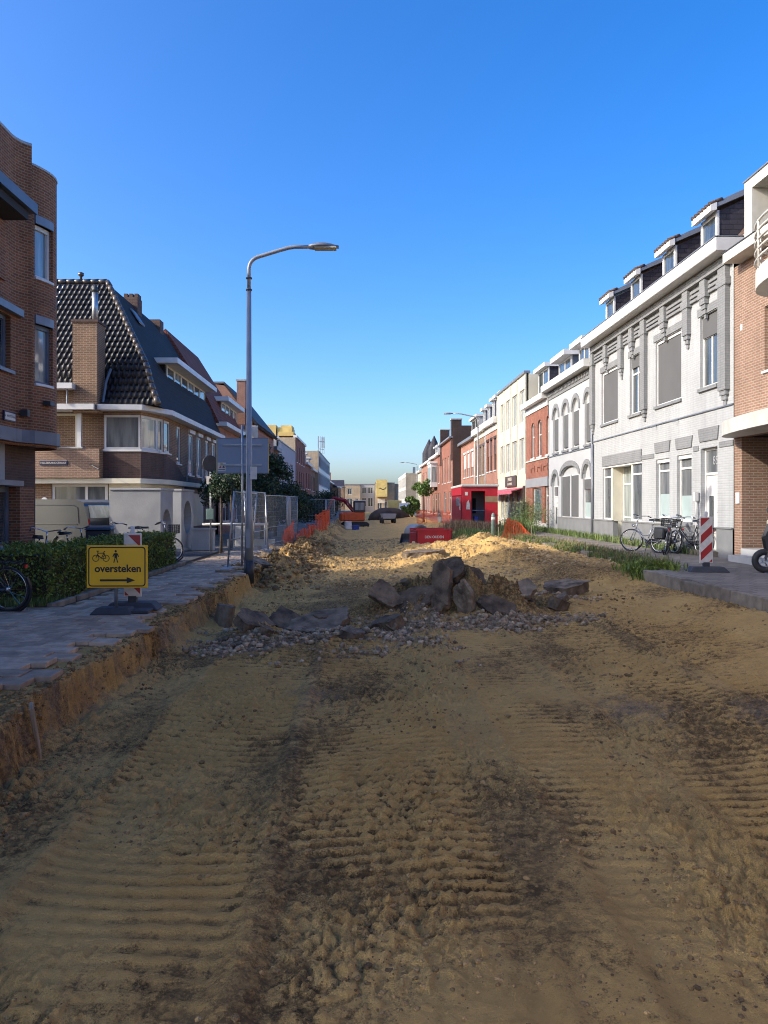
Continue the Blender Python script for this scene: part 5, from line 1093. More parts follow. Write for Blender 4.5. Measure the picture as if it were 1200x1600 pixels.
def beacon(label, loc, rz, ang):
    t = thing('guide_beacon', label, 'beacon', loc, rz, 'red and white guide beacons')
    MB().add([(-.38,-.22,0),(.42,-.22,0),(.42,.22,0),(-.38,.22,0),(-.30,-.15,.11),(.32,-.15,.11),(.32,.15,.11),(-.30,.15,.11)],[(0,3,2,1),(4,5,6,7),(0,1,5,4),(1,2,6,5),(2,3,7,6),(3,0,4,7)]).build('foot','rubber_grey',t,bevel=.012)
    MB().box(-.06,.06,-.05,.05,.10,.20).build('spigot','rubber_grey',t)
    MB().box(-.135,.135,-.022,.022,.18,1.16).build('panel','sign_white',t,bevel=.010)
    MB().box(-.030,.030,-.018,.018,1.16,1.27).build('handle','plastic_white',t,bevel=.008)
    w_, z0, z1 = .115, .21, 1.13; p = PC(-.0245); st = .36
    for k in range(-1,4):
        b0 = z0+.02+k*st*1.0; q = []                   # diagonal stripe clipped to the panel
        poly = [(-w_,b0+(.23 if ang<0 else 0)),(w_,b0+(0 if ang<0 else .23)),(w_,b0+(0 if ang<0 else .23)+st*.48),(-w_,b0+(.23 if ang<0 else 0)+st*.48)]
        def clip(P, f):
            out = []
            for i in range(len(P)):
                a_, b_ = P[i], P[(i+1)%len(P)]; fa, fb = f(a_), f(b_)
                if fa >= 0: out.append(a_)
                if fa*fb < 0: q_ = fa/(fa-fb); out.append((a_[0]+(b_[0]-a_[0])*q_, a_[1]+(b_[1]-a_[1])*q_))
            return out
        poly = clip(poly, lambda a_: a_[1]-z0); poly = clip(poly, lambda a_: z1-a_[1]) if poly else []
        if len(poly) > 2: MB().prism(p,poly,0,.002).build('stripe','sign_red',t)
    return t
beacon('red and white guide beacon half hidden behind the yellow crossing sign',(-3.55,11.75,0),.05,-1)
beacon('weathered red and white guide beacon standing alone on the right pavement',(7.2,16.2,PZ),-.12,1)
# yellow sign with bicycle, walker, word and arrow
t = thing('crossing_sign','yellow crossing sign with bicycle, walker and arrow on the left pavement','sign',(-3.63,11.3,0),.02)
MB().add([(-.36,-.20,0),(.24,-.20,0),(.24,.18,0),(-.36,.18,0),(-.28,-.14,.09),(.18,-.14,.09),(.18,.13,.09),(-.28,.13,.09)],[(0,3,2,1),(4,5,6,7),(0,1,5,4),(1,2,6,5),(2,3,7,6),(3,0,4,7)]).build('foot','rubber_grey',t,bevel=.01)
MB().box(.02,.46,-.10,.22,.0,.05).build('foot_plate','rubber_grey',t,bevel=.01)
MB().tube([(-.03,0,.05),(-.03,0,.95)],.024,10).build('post','metal_galv',t,True)
pz0, pz1, px0, px1 = .375, 1.0, -.445, .445; pp = PC(-.05)
pl_ = MB().box(px0,px1,-.048,-.030,pz0,pz1).build('plate','sign_yellow',t,bevel=.006)
def rr(x0,x1,z0,z1,r_,n=6):
    pts = []
    for cx,cz,a0 in ((x1-r_,z1-r_,0),(x0+r_,z1-r_,90),(x0+r_,z0+r_,180),(x1-r_,z0+r_,270)):
        pts += [(cx+r_*math.cos(R(a0+90*k/n)), cz+r_*math.sin(R(a0+90*k/n))) for k in range(n+1)]
    return pts
oq, iq = rr(px0+.025,px1-.03,pz0+.02,pz1-.022,.05), rr(px0+.042,px1-.047,pz0+.037,pz1-.039,.037); mb = MB()
for k in range(len(oq)): mb.prism(pp,[oq[k],oq[(k+1)%len(oq)],iq[(k+1)%len(oq)],iq[k]],0,.003)
mb.build('border','sign_black',pl_)
text('oversteken',.152,pp,.012,.655,.001,'sign_black',pl_,'lettering',1,.001,sx=.99,bold=.004)
MB().prism(pp,[(-.25,.472),(.14,.472),(.14,.442),(.265,.487),(.14,.532),(.14,.502),(-.25,.502)],0,.003).build('arrow','sign_black',pl_)
bk = MB()
def bar2(a_,b_,w_): d_ = Vector((b_[0]-a_[0],b_[1]-a_[1])).normalized(); nn = (-d_.y*w_/2,d_.x*w_/2); bk.prism(pp,[(a_[0]+nn[0],a_[1]+nn[1]),(b_[0]+nn[0],b_[1]+nn[1]),(b_[0]-nn[0],b_[1]-nn[1]),(a_[0]-nn[0],a_[1]-nn[1])],0,.003)
bx, bz = -.235, .83
for cx in (-.075,.075):
    for k in range(18):
        a_, b_ = 2*math.pi*k/18, 2*math.pi*(k+1)/18; bar2((bx+cx+.046*math.cos(a_),bz-.02+.046*math.sin(a_)),(bx+cx+.046*math.cos(b_),bz-.02+.046*math.sin(b_)),.010)
for a_,b_ in (((-.075,-.02),(-.04,.055)),((-.04,.055),(.045,.055)),((-.05,.035),(.005,-.02)),((.005,-.02),(.045,.055)),((.075,-.02),(.04,.07)),((.075,-.02),(.005,-.02)),((-.065,.085),(-.025,.085)),((-.045,.055),(-.045,.085)),((.04,.07),(.06,.085))): bar2((bx+a_[0],bz+a_[1]),(bx+b_[0],bz+b_[1]),.011)
bk.build('bicycle_symbol','sign_black',pl_)
bk = MB(); wx, wz = -.02, .83
bk.prism(pp,[(wx+.016*math.cos(2*math.pi*k/12),wz+.082+.018*math.sin(2*math.pi*k/12)) for k in range(12)],0,.003)
bk.prism(pp,[(wx-.022,wz+.055),(wx+.022,wz+.055),(wx+.018,wz-.015),(wx-.018,wz-.015)],0,.003)
for a_,b_ in (((-.02,.05),(-.042,.0)),((.02,.05),(.042,.0)),((-.008,-.01),(-.028,-.085)),((.008,-.01),(.03,-.085))): bar2((wx+a_[0],wz+a_[1]),(wx+b_[0],wz+b_[1]),.014)
bk.build('walker_symbol','sign_black',pl_)

# ---------------------------------------------------------------- bicycles
def bicycle(label, loc, rz, lean, col, kind='city', steer=0, z=0):
    t = thing('bicycle', label, 'bicycle', (loc[0],loc[1],z), rz, 'parked bicycles'); t.rotation_euler = (lean,0,rz)
    Rw = .34; fx, bx_ = .54, -.52
    def wheel(cx, st=0):
        g = MB().torus((0,0,0),(0,1,0),Rw-.018,.019,32,7).build('wheel','rubber',t,True); g.location = (cx,0,Rw); g.rotation_euler = (0,0,st)
        MB().torus((0,0,0),(0,1,0),Rw-.042,.011,32,5).build('rim','chrome',g,True)
        sp = MB()
        for k in range(14): a_ = 2*math.pi*k/14; sp.tube([(.02*math.cos(a_+.8),.02*(-1)**k,.02*math.sin(a_+.8)),((Rw-.045)*math.cos(a_),0,(Rw-.045)*math.sin(a_))],.0022,3,False)
        sp.build('spokes','chrome',g); MB().disc((0,0,0),(0,1,0),.028,.09,10).build('hub','chrome',g,True); return g
    wheel(bx_); wheel(fx,steer)
    f = MB(); r_ = .017; bb = (-.05,0,.29); st = (-.22,0,.78); hd0, hd1 = (.36,0,.88), (.40,0,.68)
    f.tube([bb,st],r_,8).tube([bb,hd1],r_*1.15,8).tube([hd0,hd1],.021,8).tube([(bx_,.045,Rw),(-.05,.03,.29)],.011,6).tube([(bx_,-.045,Rw),(-.05,-.03,.29)],.011,6).tube([(bx_,.045,Rw),(-.19,.02,.70)],.010,6).tube([(bx_,-.045,Rw),(-.19,-.02,.70)],.010,6)
    f.tube([(-.19,0,.70),(.39,0,.80)] if kind == 'top' else [(-.13,0,.50),(.12,0,.50),(.39,0,.76)],r_,8); f.build('frame',col,t,True)
    MB().tube([hd1,(.44,.05,.60),(fx,.05,Rw)],.011,6).tube([hd1,(.44,-.05,.60),(fx,-.05,Rw)],.011,6).build('fork',col,t,True)
    MB().tube([st,(-.25,0,.92)],.014,8).build('seat_post','chrome',t,True)
    MB().add([(-.42,-.10,.93),(-.42,.10,.93),(-.25,.09,.93),(-.08,.02,.93),(-.08,-.02,.93),(-.25,-.09,.93),(-.41,-.085,1.0),(-.41,.085,1.0),(-.25,.06,.985),(-.09,.02,.985),(-.09,-.02,.985),(-.25,-.06,.985)],[(0,1,2,3,4,5),(6,11,10,9,8,7)]+[(i,(i+1)%6,6+(i+1)%6,6+i) for i in range(6)]).build('saddle','bike_black',t,True)
    hb = MB().tube([hd0,(.345,0,1.03)],.014,8).tube([(.12,.27,1.06),(.26,.29,1.10),(.36,.2,1.09),(.375,0,1.04),(.36,-.2,1.09),(.26,-.29,1.10),(.12,-.27,1.06)],.012,8).build('handlebar','chrome',t,True)
    for s_ in (-1,1): MB().tube([(.23,s_*.285,1.092),(.10,s_*.267,1.055)],.018,8).build('grip','bike_black',hb,True)
    MB().torus((bx_,0,Rw),(0,1,0),Rw+.022,.028,20,4,R(-20)+math.pi/2,R(165)+math.pi/2,.9).build('mudguard','bike_black',t,True)
    MB().torus((fx,0,Rw),(0,1,0),Rw+.022,.026,16,4,R(-10)+math.pi/2,R(110)+math.pi/2,.9).build('mudguard','bike_black',t,True)
    cr = MB().tube([(-.28,.06,.74),(-.75,.07,.74),(-.80,0,.74),(-.75,-.07,.74),(-.28,-.06,.74)],.007,5).tube([(-.5,.06,.74),(bx_,.06,Rw)],.006,5).tube([(-.5,-.06,.74),(bx_,-.06,Rw)],.006,5)
    for q in (-.4,-.52,-.64): cr.tube([(q,.065,.74),(q,-.065,.74)],.006,5)
    cr.build('carrier','steel_dark',t); MB().box(-.84,-.815,-.03,.03,.66,.71).build('rear_light','red_lens',t)
    MB().tube([(.46,0,.78),(.52,0,.78)],[.03,.045],10).build('headlight','chrome',t,True)
    MB().box(-.50,.06,-.05,-.035,.27,.40).build('chain_case','bike_black',t,bevel=.01); MB().disc((-.05,-.06,.29),(0,1,0),.09,.012,16).build('chainring','steel_dark',t)
    MB().tube([(-.05,-.07,.29),(.10,-.08,.20)],.009,5).box(.06,.16,-.16,-.07,.185,.21).build('crank','chrome',t); MB().tube([(-.05,.06,.29),(-.20,.07,.38)],.009,5).box(-.26,-.16,.07,.16,.37,.395).build('crank','chrome',t)
    if kind == 'basket':
        b_ = MB()
        for k in range(5): b_.tube([(.44,-.16,.80+k*.055),(.74,-.16,.80+k*.055),(.74,.16,.80+k*.055),(.44,.16,.80+k*.055),(.44,-.16,.80+k*.055)],.008,4)
        for q in range(7): b_.tube([(.44+q*.05,-.16,.80),(.44+q*.05,-.165,1.03)],.006,4).tube([(.44+q*.05,.16,.80),(.44+q*.05,.165,1.03)],.006,4)
        for q in range(6): b_.tube([(.74,-.15+q*.06,.80),(.745,-.15+q*.06,1.03)],.006,4)
        b_.box(.45,.73,-.15,.15,.795,.805).build('basket','bike_black',t)
    if kind == 'bags': MB().box(-.78,-.42,.075,.19,.40,.73).box(-.78,-.42,-.19,-.075,.40,.73).build('pannier','bike_black',t,bevel=.03)
    MB().tube([(-.12,.05,.28),(-.16,.17,.02)],.010,5).build('kickstand','steel_dark',t); return t
bicycle('silver bicycle with black panniers leaning by the door of number 83',(8.35,22.9),R(118),R(6),'bike_grey','bags',R(30),PZ)
bicycle('bicycle with front basket facing the road before the grey plinth',(8.85,22.2),R(-128),R(-7),'bike_grey','basket',R(18),PZ)
bicycle('dark bicycle tucked behind the basket bicycle at the plinth',(9.15,21.75),R(112),R(7),'bike_black','city',R(-10),PZ)
bicycle('dark blue bicycle with pale frame post cut by the left picture edge',(-5.83,11.55),R(172),R(-5),'bike_blue','city',0,0)
bicycle('bicycle with silver handlebars behind the hedge, left of the bin',(-6.55,15.4),R(100),R(5),'bike_grey','top',R(25),0)
bicycle('dark bicycle behind the hedge, nearest the silver van',(-6.5,17.3),R(80),R(-5),'bike_black','city',R(-20),0)
bicycle('black bicycle between the bin and the concrete blocks',(-6.55,20.9),R(170),R(5),'bike_black','top',0,0)
bicycle('bicycle with high handlebars right of the bin at the hedge end',(-5.9,21.3),R(20),R(-5),'bike_black','basket',R(15),0)

# wheelie bin
t = thing('wheelie_bin','dark blue wheeled rubbish bin behind the hedge','bin',(-6.45,18.7,0),.2)
MB().add([(-.25,-.27,.05),(.25,-.27,.05),(.25,.27,.05),(-.25,.27,.05),(-.29,-.33,.98),(.29,-.33,.98),(.29,.33,.98),(-.29,.33,.98)],[(0,3,2,1),(4,5,6,7),(0,1,5,4),(1,2,6,5),(2,3,7,6),(3,0,4,7)]).build('body','bin',t,bevel=.02)
MB().add([(-.32,-.38,.985),(.32,-.38,.985),(.32,.36,.985),(-.32,.36,.985),(-.27,-.3,1.05),(.27,-.3,1.05),(.27,.3,1.08),(-.27,.3,1.08)],[(0,3,2,1),(4,5,6,7),(0,1,5,4),(1,2,6,5),(2,3,7,6),(3,0,4,7)]).build('lid','bin',t,bevel=.015)
for s_ in (-1,1): MB().disc((s_*.28,.28,.1),(1,0,0),.1,.05,16).build('wheel','rubber',t)
MB().tube([(-.26,.37,1.0),(.26,.37,1.0)],.02,8).build('handle','bin',t)

# silver van parked in the side street
t = thing('delivery_van','silver-beige van parked in the side street behind the hedge','van',(-8.32,23.05,0),R(165))
def vb(y): return [(0.02,y,.28),(0,y,.75),(.06,y,1.15),(.20,y,1.60),(.42,y,1.68),(2.5,y,1.69),(2.95,y,1.60),(3.5,y,1.05),(4.15,y,.92),(4.30,y,.70),(4.30,y,.30)]
b_ = MB().ext(vb(-1.72),(0,1.72,0)).build('body','van',t,bevel=.07)
for cx in (.85,3.45):
    for yy in (-1.66,-.06):
        w = MB().torus((cx,yy,.31),(0,1,0),.225,.09,24,8).build('wheel','rubber',t,True); MB().disc((cx,yy,.31),(0,1,0),.19,.10,18).build('rim','metal_galv',w)
        MB().torus((cx,-1.745 if yy<-1 else .025,.33),(0,1,0),.36,.03,18,5,math.pi/2-R(100),math.pi/2+R(100)).build('wheel_arch','steel_dark',t)
MB().add([(.052,-1.5,1.18),(.052,-.22,1.18),(.185,-.3,1.57),(.185,-1.42,1.57)],[(0,1,2,3)]).build('rear_window','glass_curtain',t)
for yy in (-1.70,-.10): MB().box(-.012,.06,yy,yy+.08,.85,1.15).build('tail_light','red_lens',t)
for yy,sg in ((-1.735,-1),(.012,1)):
    MB().add([(2.15,yy,1.08),(3.25,yy,1.08),(2.85,yy,1.54),(2.15,yy,1.56)],[(0,1,2,3)]).build('side_window','glass',t)
    MB().tube([(.35,yy,1.0),(3.6,yy,1.0)],.012,5).build('crease','van',t); MB().tube([(2.08,yy,.45),(2.08,yy,1.62)],.006,4).build('door_gap','steel_dark',t)
    MB().tube([(.30,yy,1.03),(.34,yy,1.5),(.5,yy,1.58),(1.9,yy,1.58),(1.98,yy,1.5),(1.98,yy,1.03)],.010,4).build('panel_edge','van',t)
MB().add([(2.98,-1.5,1.57),(2.98,-.22,1.57),(3.5,-.18,1.07),(3.5,-1.54,1.07)],[(0,1,2,3)]).build('windscreen','glass',t)
MB().box(-.05,.1,-1.68,-.04,.28,.52).build('bumper','steel_dark',t,bevel=.03)

# concrete utility blocks with round portholes
def block(label, x0,x1,y0,y1,z1,hr,hz,seed):
    t = thing('concrete_block', label, 'concrete block', (0,0,0)); n = 28; yc = (y0+y1)/2; p = Pl((x1,0,0),(0,1,0),(-1,0,0))
    mb = MB(); ring = [(yc+hr*math.cos(2*math.pi*k/n),hz+hr*math.sin(2*math.pi*k/n)) for k in range(n)]
    def sq(k):                                         # matching point on the face's outline
        a_ = 2*math.pi*k/n; dx, dz = math.cos(a_), math.sin(a_); s_ = 1e9
        if dx: s_ = min(s_, ((y1-yc)/dx) if dx>0 else ((y0-yc)/dx))
        if dz: s_ = min(s_, ((z1-hz)/dz) if dz>0 else ((0-hz)/dz))
        return (yc+dx*s_, hz+dz*s_)
    for k in range(n):
        a_, b_ = ring[k], ring[(k+1)%n]; c, d_ = sq(k), sq((k+1)%n)
        mb.add([p.w(*a_),p.w(*b_),p.w(*d_),p.w(*c)],[(0,1,2,3)]); mb.add([p.w(*a_),p.w(*b_),p.w(*b_,.30),p.w(*a_,.30)],[(0,1,2,3)])
    for cy,cz in ((y0,0),(y1,0),(y0,z1),(y1,z1)):
        ks = sorted(range(n), key=lambda k: (sq(k)[0]-cy)**2+(sq(k)[1]-cz)**2)[:2]; mb.add([p.w(*sq(ks[0])),p.w(*sq(ks[1])),p.w(cy,cz)],[(0,1,2)])
    mb.add([(x0,y0,0),(x1,y0,0),(x1,y0,z1),(x0,y0,z1)],[(0,1,2,3)]).add([(x0,y1,0),(x1,y1,0),(x1,y1,z1),(x0,y1,z1)],[(0,1,2,3)]).add([(x0,y0,0),(x0,y1,0),(x0,y1,z1),(x0,y0,z1)],[(0,1,2,3)]).add([(x0,y0,z1),(x1,y0,z1),(x1,y1,z1),(x0,y1,z1)],[(0,1,2,3)])
    mb.build('shell','concrete',t); MB().box(x0+.02,x1+.03,y0-.03,y1+.03,z1+.002,z1+.07).build('cap','concrete',t,bevel=.01)
    MB().disc((x1-.31,yc,hz),(1,0,0),hr+.01,.02,28).build('inner_plate','concrete_lt',t)
    MB().box(x0-.03,x1+.05,y0-.05,y1+.05,-.02,.10).build('footing','concrete',t); return t
block('large grey concrete block with round porthole nearest the hedge end',-7.75,-6.2,23.3,24.8,2.02,.50,.95,1)
block('second concrete block with bright round porthole, farther from the hedge',-7.75,-6.2,25.95,27.8,2.05,.58,1.15,2)
t = thing('low_wall','pale low concrete wall right of the concrete blocks','wall',(0,0,0)); MB().box(-6.0,-5.25,26.6,26.95,0,.72).build('wall_body','concrete_lt',t,bevel=.01); MB().box(-6.05,-5.2,26.55,27.0,.722,.77).build('coping','concrete_lt',t)
t = thing('railing','white horizontal rail on posts behind the low wall','railing',(0,0,0)); MB().tube([(-6.05,28.6,.86),(-3.6,28.6,.86)],.045,8).build('rail','white',t,True)
for x_ in (-4.95,-4.2,-3.7): MB().box(x_-.05,x_+.05,28.55,28.65,0,.83).build('post','white',t)
t = thing('planter_box','pale grey box panel under the white rail','planter',(0,0,0)); MB().box(-4.9,-4.4,29.0,29.4,0,.78).build('box','concrete_lt',t,bevel=.015); MB().box(-4.86,-4.44,29.04,29.36,.78,.80).build('soil','soil_plain',t)
t = thing('garden_kerb','low cream garden wall at the foot of the white rail','wall',(0,0,0)); MB().box(-5.3,-3.5,29.6,29.8,0,.22).build('wall_body','cream',t); MB().box(-5.32,-3.48,29.57,29.83,.222,.25).build('coping','concrete_lt',t)
# sign post with the back of a round sign, plates and a box
t = thing('sign_post','thin post with dark back of a round sign, white plate and green box','sign',(-5.22,26.0,0))
MB().tube([(0,0,-.1),(0,0,3.25)],.03,8).build('post','metal_galv',t,True); MB().disc((0,-.06,2.98),(.75,-1,0),.26,.06,24).build('mirror','steel_dark',t); MB().torus((0,-.08,2.98),(.75,-1,0),.26,.02,24,6).build('sign_rim','steel_dark',t,True)  # the disc is the dark back of a round sign
MB().box(-.13,.13,-.05,-.03,2.28,2.55).build('plate','sign_white',t); MB().prism(PC(-.052),[(-.06,2.36),(.06,2.36),(.03,2.47),(-.03,2.47)],0,.002).build('symbol','sign_black',t)
MB().box(-.13,.13,-.14,-.03,1.08,1.45).build('box','green_paint',t,bevel=.015)
# large grey-blue board with logo on a single pole
t = thing('notice_board','large grey-blue board with coloured triangle logo on a thin pole','sign',(-3.17,19.85,0))
MB().tube([(0,0,-.1),(0,0,3.65)],.028,8).build('pole','metal_galv',t,True)
b_ = MB().box(-.655,.665,.034,.06,2.42,3.30).build('board','board_grey',t)
for a_ in ((-.675,-.655,2.42,3.30),(.665,.685,2.42,3.30)): MB().box(a_[0],a_[1],.03,.066,a_[2],a_[3]).build('edge_trim','yellow_board',b_)
for a_ in ((2.40,2.42),(3.30,3.32)): MB().box(-.675,.685,.03,.066,a_[0],a_[1]).build('edge_trim','zinc',b_)
pq = PC(.031); lg = MB().box(-.64,-.43,.031,.0335,2.46,2.68).build('logo_field','sign_white',b_); pq = PC(.029)
MB().prism(pq,[(-.605,2.545),(-.535,2.545),(-.57,2.60)],0,.002).build('triangle','sign_red',lg); MB().prism(pq,[(-.52,2.545),(-.45,2.545),(-.485,2.60)],0,.002).build('triangle','sign_blue',lg); MB().prism(pq,[(-.535+.04*math.cos(2*math.pi*k/12),2.64+.03*math.sin(2*math.pi*k/12)) for k in range(12)],0,.002).build('sun_mark','yellow_board',lg)
MB().box(-.62,-.45,.029,.031,2.495,2.51).build('text_line','sign_blue',lg)
for z in (2.6,3.12): MB().box(-.5,.5,.0,.036,z,z+.04).build('bracket','metal_galv',t)

# ---------------------------------------------------------------- site fences and nets
def fence(label, a_, b_, ht=2.0, lean=(0,0), sheet=False):
    a_, b_ = Vector(a_), Vector(b_); t = thing('site_fence', label, 'fence', tuple(a_), 0, 'mesh site fence panels'); d_ = b_-a_; L_ = Vector((lean[0],lean[1],0))
    def P(u,z): return d_*u + Vector((0,0,z)) + L_*(z/ht)
    r_ = .021
    for u in (0,1): MB().tube([P(u,.02),P(u,ht)],r_,8).build('upright','metal_galv',t,True)
    for z in (.14,ht-.02): MB().tube([P(0,z),P(1,z)],r_*.85,8).build('rail','metal_galv',t,True)
    MB().tube([P(0,.75),P(1,.75)],.012,6).build('middle_rail','metal_galv',t,True)
    mb = MB(); n = max(6,int(d_.length/.11))
    for k in range(1,n): mb.tube([P(k/n,.14),P(k/n,ht-.02)],.0035,3,False)
    for k in range(1,9): mb.tube([P(0,.14+k*(ht-.16)/9),P(1,.14+k*(ht-.16)/9)],.0035,3,False)
    mb.build('wire_infill','metal_galv',t)
    for u in (0,1):
        c = d_*u; MB().box(c.x-.12,c.x+.12,c.y-.33,c.y+.33,-.03,.10).build('foot_block','concrete',t,bevel=.015)
    if sheet: MB().add([P(0,.15),P(1,.15),P(1,ht-.03),P(0,ht-.03)],[(0,1,2,3)]).build('sheeting','panel_grey',t)
    return t
fence('leaning mesh fence panel beside the near lamp post',(-3.28,18.3,0),(-3.20,21.6,0),1.92,(.15,.1))
fence('mesh fence panel behind the notice board pole, leaning the other way',(-3.45,22.6,0),(-3.22,25.6,0),2.0,(-.10,.0))
fence('mesh fence panel before the dark shrubs',(-3.62,28.0,0),(-3.2,31.6,0),1.95)
fence('mesh fence panel wrapped in pale film right of the shrubs',(-3.15,31.9,0),(-3.1,35.2,0),1.95,sheet=False)
fence('far mesh fence panel behind the orange net on the left',(-4.6,58,0),(-3.0,58.5,0),2.0)
fence('far mesh fence panel beside the dug bank, next to the excavator',(-3.0,60,0),(-2.5,63.4,0),2.0)
t = thing('film_wrap','pale plastic film wrapped round the fence end post','film',(-3.14,31.75,0)); MB().tube([(0,0,.05),(.02,.0,.7),(-.01,.02,1.5),(0,0,1.93)],[.10,.07,.09,.06],9).build('film','panel_grey',t,True)
def net(label, pts, ht, seed, name='barrier_net'):
    t = thing(name, label, 'net', (0,0,0), 0, 'orange barrier nets'); P = [Vector(p) for p in pts]; rg = random.Random(seed)
    L_ = [0]
    for p,q in zip(P,P[1:]): L_.append(L_[-1]+(q-p).length)
    def at(s_, z):
        for k in range(len(P)-1):
            if s_ <= L_[k+1] or k == len(P)-2: q = (s_-L_[k])/(L_[k+1]-L_[k]); p = P[k].lerp(P[k+1],q); break
        hh = ht if not isinstance(ht,(list,tuple)) else np.interp(s_/L_[-1],np.linspace(0,1,len(ht)),ht)
        w_ = .07*math.sin(s_*5+z*2+seed)+.04*math.sin(s_*13+z*5); sag = .07*math.sin(s_*3.1+seed)
        return Vector((p.x+w_*.7,p.y+w_,p.z+z*(hh+sag)))
    mb = MB(); n = int(L_[-1]/.07); m_ = 14
    for i in range(n):
        s0, s1 = i*L_[-1]/n, (i+1)*L_[-1]/n
        for j in range(m_+1):
            z = j/m_; w_ = .30/m_ if 0<j<m_ else .6/m_; mb.add([at(s0,z-w_/2),at(s1,z-w_/2),at(s1,z+w_/2),at(s0,z+w_/2)],[(0,1,2,3)])
        sm = s0+(s1-s0)*.35
        for j in range(m_): mb.add([at(s0,j/m_),at(sm,j/m_),at(sm,(j+1)/m_),at(s0,(j+1)/m_)],[(0,1,2,3)])
    mb.build('mesh','orange_net',t)
    for p in P: MB().tube([p+Vector((0,0,-.1)),p+Vector((0,0,(ht if not isinstance(ht,(list,tuple)) else max(ht)*.6)+.08))],.016,6).build('stake','timber',t)
    return t
net('torn orange net hanging as a triangle on the mesh fence',[(-3.3,30.6,.05),(-2.95,31.6,.05)],[.15,.95],1)
net('low faded orange net trailing along the left spoil bank',[(-3.0,33.5,-.05),(-2.7,37.5,0),(-2.6,41,0)],[.35,.55,.5],2)
net('bright orange net fence farther along the left bank',[(-2.6,41.5,.1),(-2.3,45,.1),(-2.5,49,.2)],[.95,.9,.7],3)
net('orange net behind the excavator spoil on the left',[(-2.9,52,.1),(-2.6,57,.1)],1.0,4)
net('slumped orange net heap on the right verge before the red brick house',[(5.75,33.0,-.02),(6.5,33.6,.0),(7.25,33.4,.05)],[.15,.95,.75,.25],5)
net('orange net below the bright green street tree',[(4.2,62,-.1),(5.0,62.5,-.1),(5.9,62,-.1)],1.15,6)
net('pale orange net between the street tree and the red cabin',[(6.0,60,.0),(6.4,57,.0)],1.0,7)

# ---------------------------------------------------------------- red site cabin, skip and diggings
t = thing('site_cabin','red steel site cabin with open doorway on the right verge','cabin',(5.6,44,PZ-.02),-.02)
W_, D_, H_ = 2.0, 6.6, 2.45; pf = PC(0)
wall(MB(),pf,0,W_,.12,H_,[(.50,1.28,.2,2.2)],.05).build('front_wall','red_paint',t)
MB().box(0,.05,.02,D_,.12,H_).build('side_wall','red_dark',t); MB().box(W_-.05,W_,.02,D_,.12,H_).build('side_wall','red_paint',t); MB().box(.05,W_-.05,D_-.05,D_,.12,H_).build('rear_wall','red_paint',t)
MB().box(0.05,W_-.05,.05,D_-.05,.06,.14).build('floor','steel_dark',t); MB().box(.05,W_-.05,2.0,2.05,.14,H_).build('partition','panel_grey',t)
MB().box(-.06,W_+.06,-.08,D_+.05,H_,H_+.14).build('roof','white_dirty',t,bevel=.02)
MB().box(-.055,-.005,.2,D_-.2,1.98,H_-.02).build('fascia','red_paint',t)
for a_ in ((1.2,2.0),(2.3,3.1)): MB().box(-.05,-.004,a_[0],a_[1],1.35,1.85).build('shutter','zinc',t)
MB().box(-.045,-.003,.5,1.4,.2,1.9).build('side_door','red_dark',t); MB().box(-.055,-.046,.8,1.15,1.1,1.5).build('notice','sign_white',t)
MB().box(.14,.30,-.012,-.003,1.95,2.15).build('notice','sign_white',t); MB().prism(pf,[(.20,1.15),(.42,1.15),(.42,1.45),(.34,1.7),(.24,1.55)],-.012,-.003).build('sticker','sign_white',t)
MB().box(1.29,W_,-.014,-.003,1.55,1.90).build('stripe','straw',t); MB().box(.70,.95,.3,.9,.14,.75).build('drum','blue_plastic',t,bevel=.03); MB().box(.8,1.0,1.95,1.999,.9,1.8).build('inner_door','dark',t)
MB().tube([(.52,.02,1.1),(1.26,.02,1.1)],.015,6).build('bar','chrome',t)
for x_ in (.1,W_-.3): MB().box(x_,x_+.2,.1,D_-.1,-.15,.06).build('skid','steel_dark',t)
zS = HZ(2.9,35)-.30
t = thing('waste_skip','dark red steel skip lettered DEN OUDEN half buried in sand','skip',(2.42,34.6,zS),.10)
def skipwall(y_): return [(-.06,y_,0.0),(1.5,y_,0.0),(1.62,y_,.98),(-.10,y_,.98)]
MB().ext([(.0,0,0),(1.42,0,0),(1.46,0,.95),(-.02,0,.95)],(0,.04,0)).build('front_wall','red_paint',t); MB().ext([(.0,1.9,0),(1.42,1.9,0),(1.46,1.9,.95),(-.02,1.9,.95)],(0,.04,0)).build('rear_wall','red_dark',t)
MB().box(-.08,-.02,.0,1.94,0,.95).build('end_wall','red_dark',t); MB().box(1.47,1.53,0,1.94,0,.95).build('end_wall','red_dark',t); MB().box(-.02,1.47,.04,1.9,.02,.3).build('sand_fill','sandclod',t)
for q in ((-.10,1.55,-.05,.045,.952,1.02),(-.10,1.55,1.895,1.99,.952,1.02)): MB().box(*q).build('rim','red_paint',t)
MB().box(0.02,1.45,-.04,-.003,.26,.33).build('rib','red_paint',t); MB().box(1.36,1.46,-.05,-.003,.0,.94).build('rib','red_paint',t)
MB().box(-.36,-.09,.05,.35,0,.86).build('hook_post','red_dark',t); MB().box(-.28,-.16,.035,.048,.35,.47).build('plate','sign_white',t)
text('DEN OUDEN',.165,PC(-.006),.72,.66,0,'sign_white',t,'lettering',1,.002,sx=.9,bold=.004)
t = thing('concrete_pipe','grey concrete pipe ring behind the red skip','pipe',(2.75,37.9,HZ(2.75,37.9)),.35); n = 28; ring = []
mb = MB()
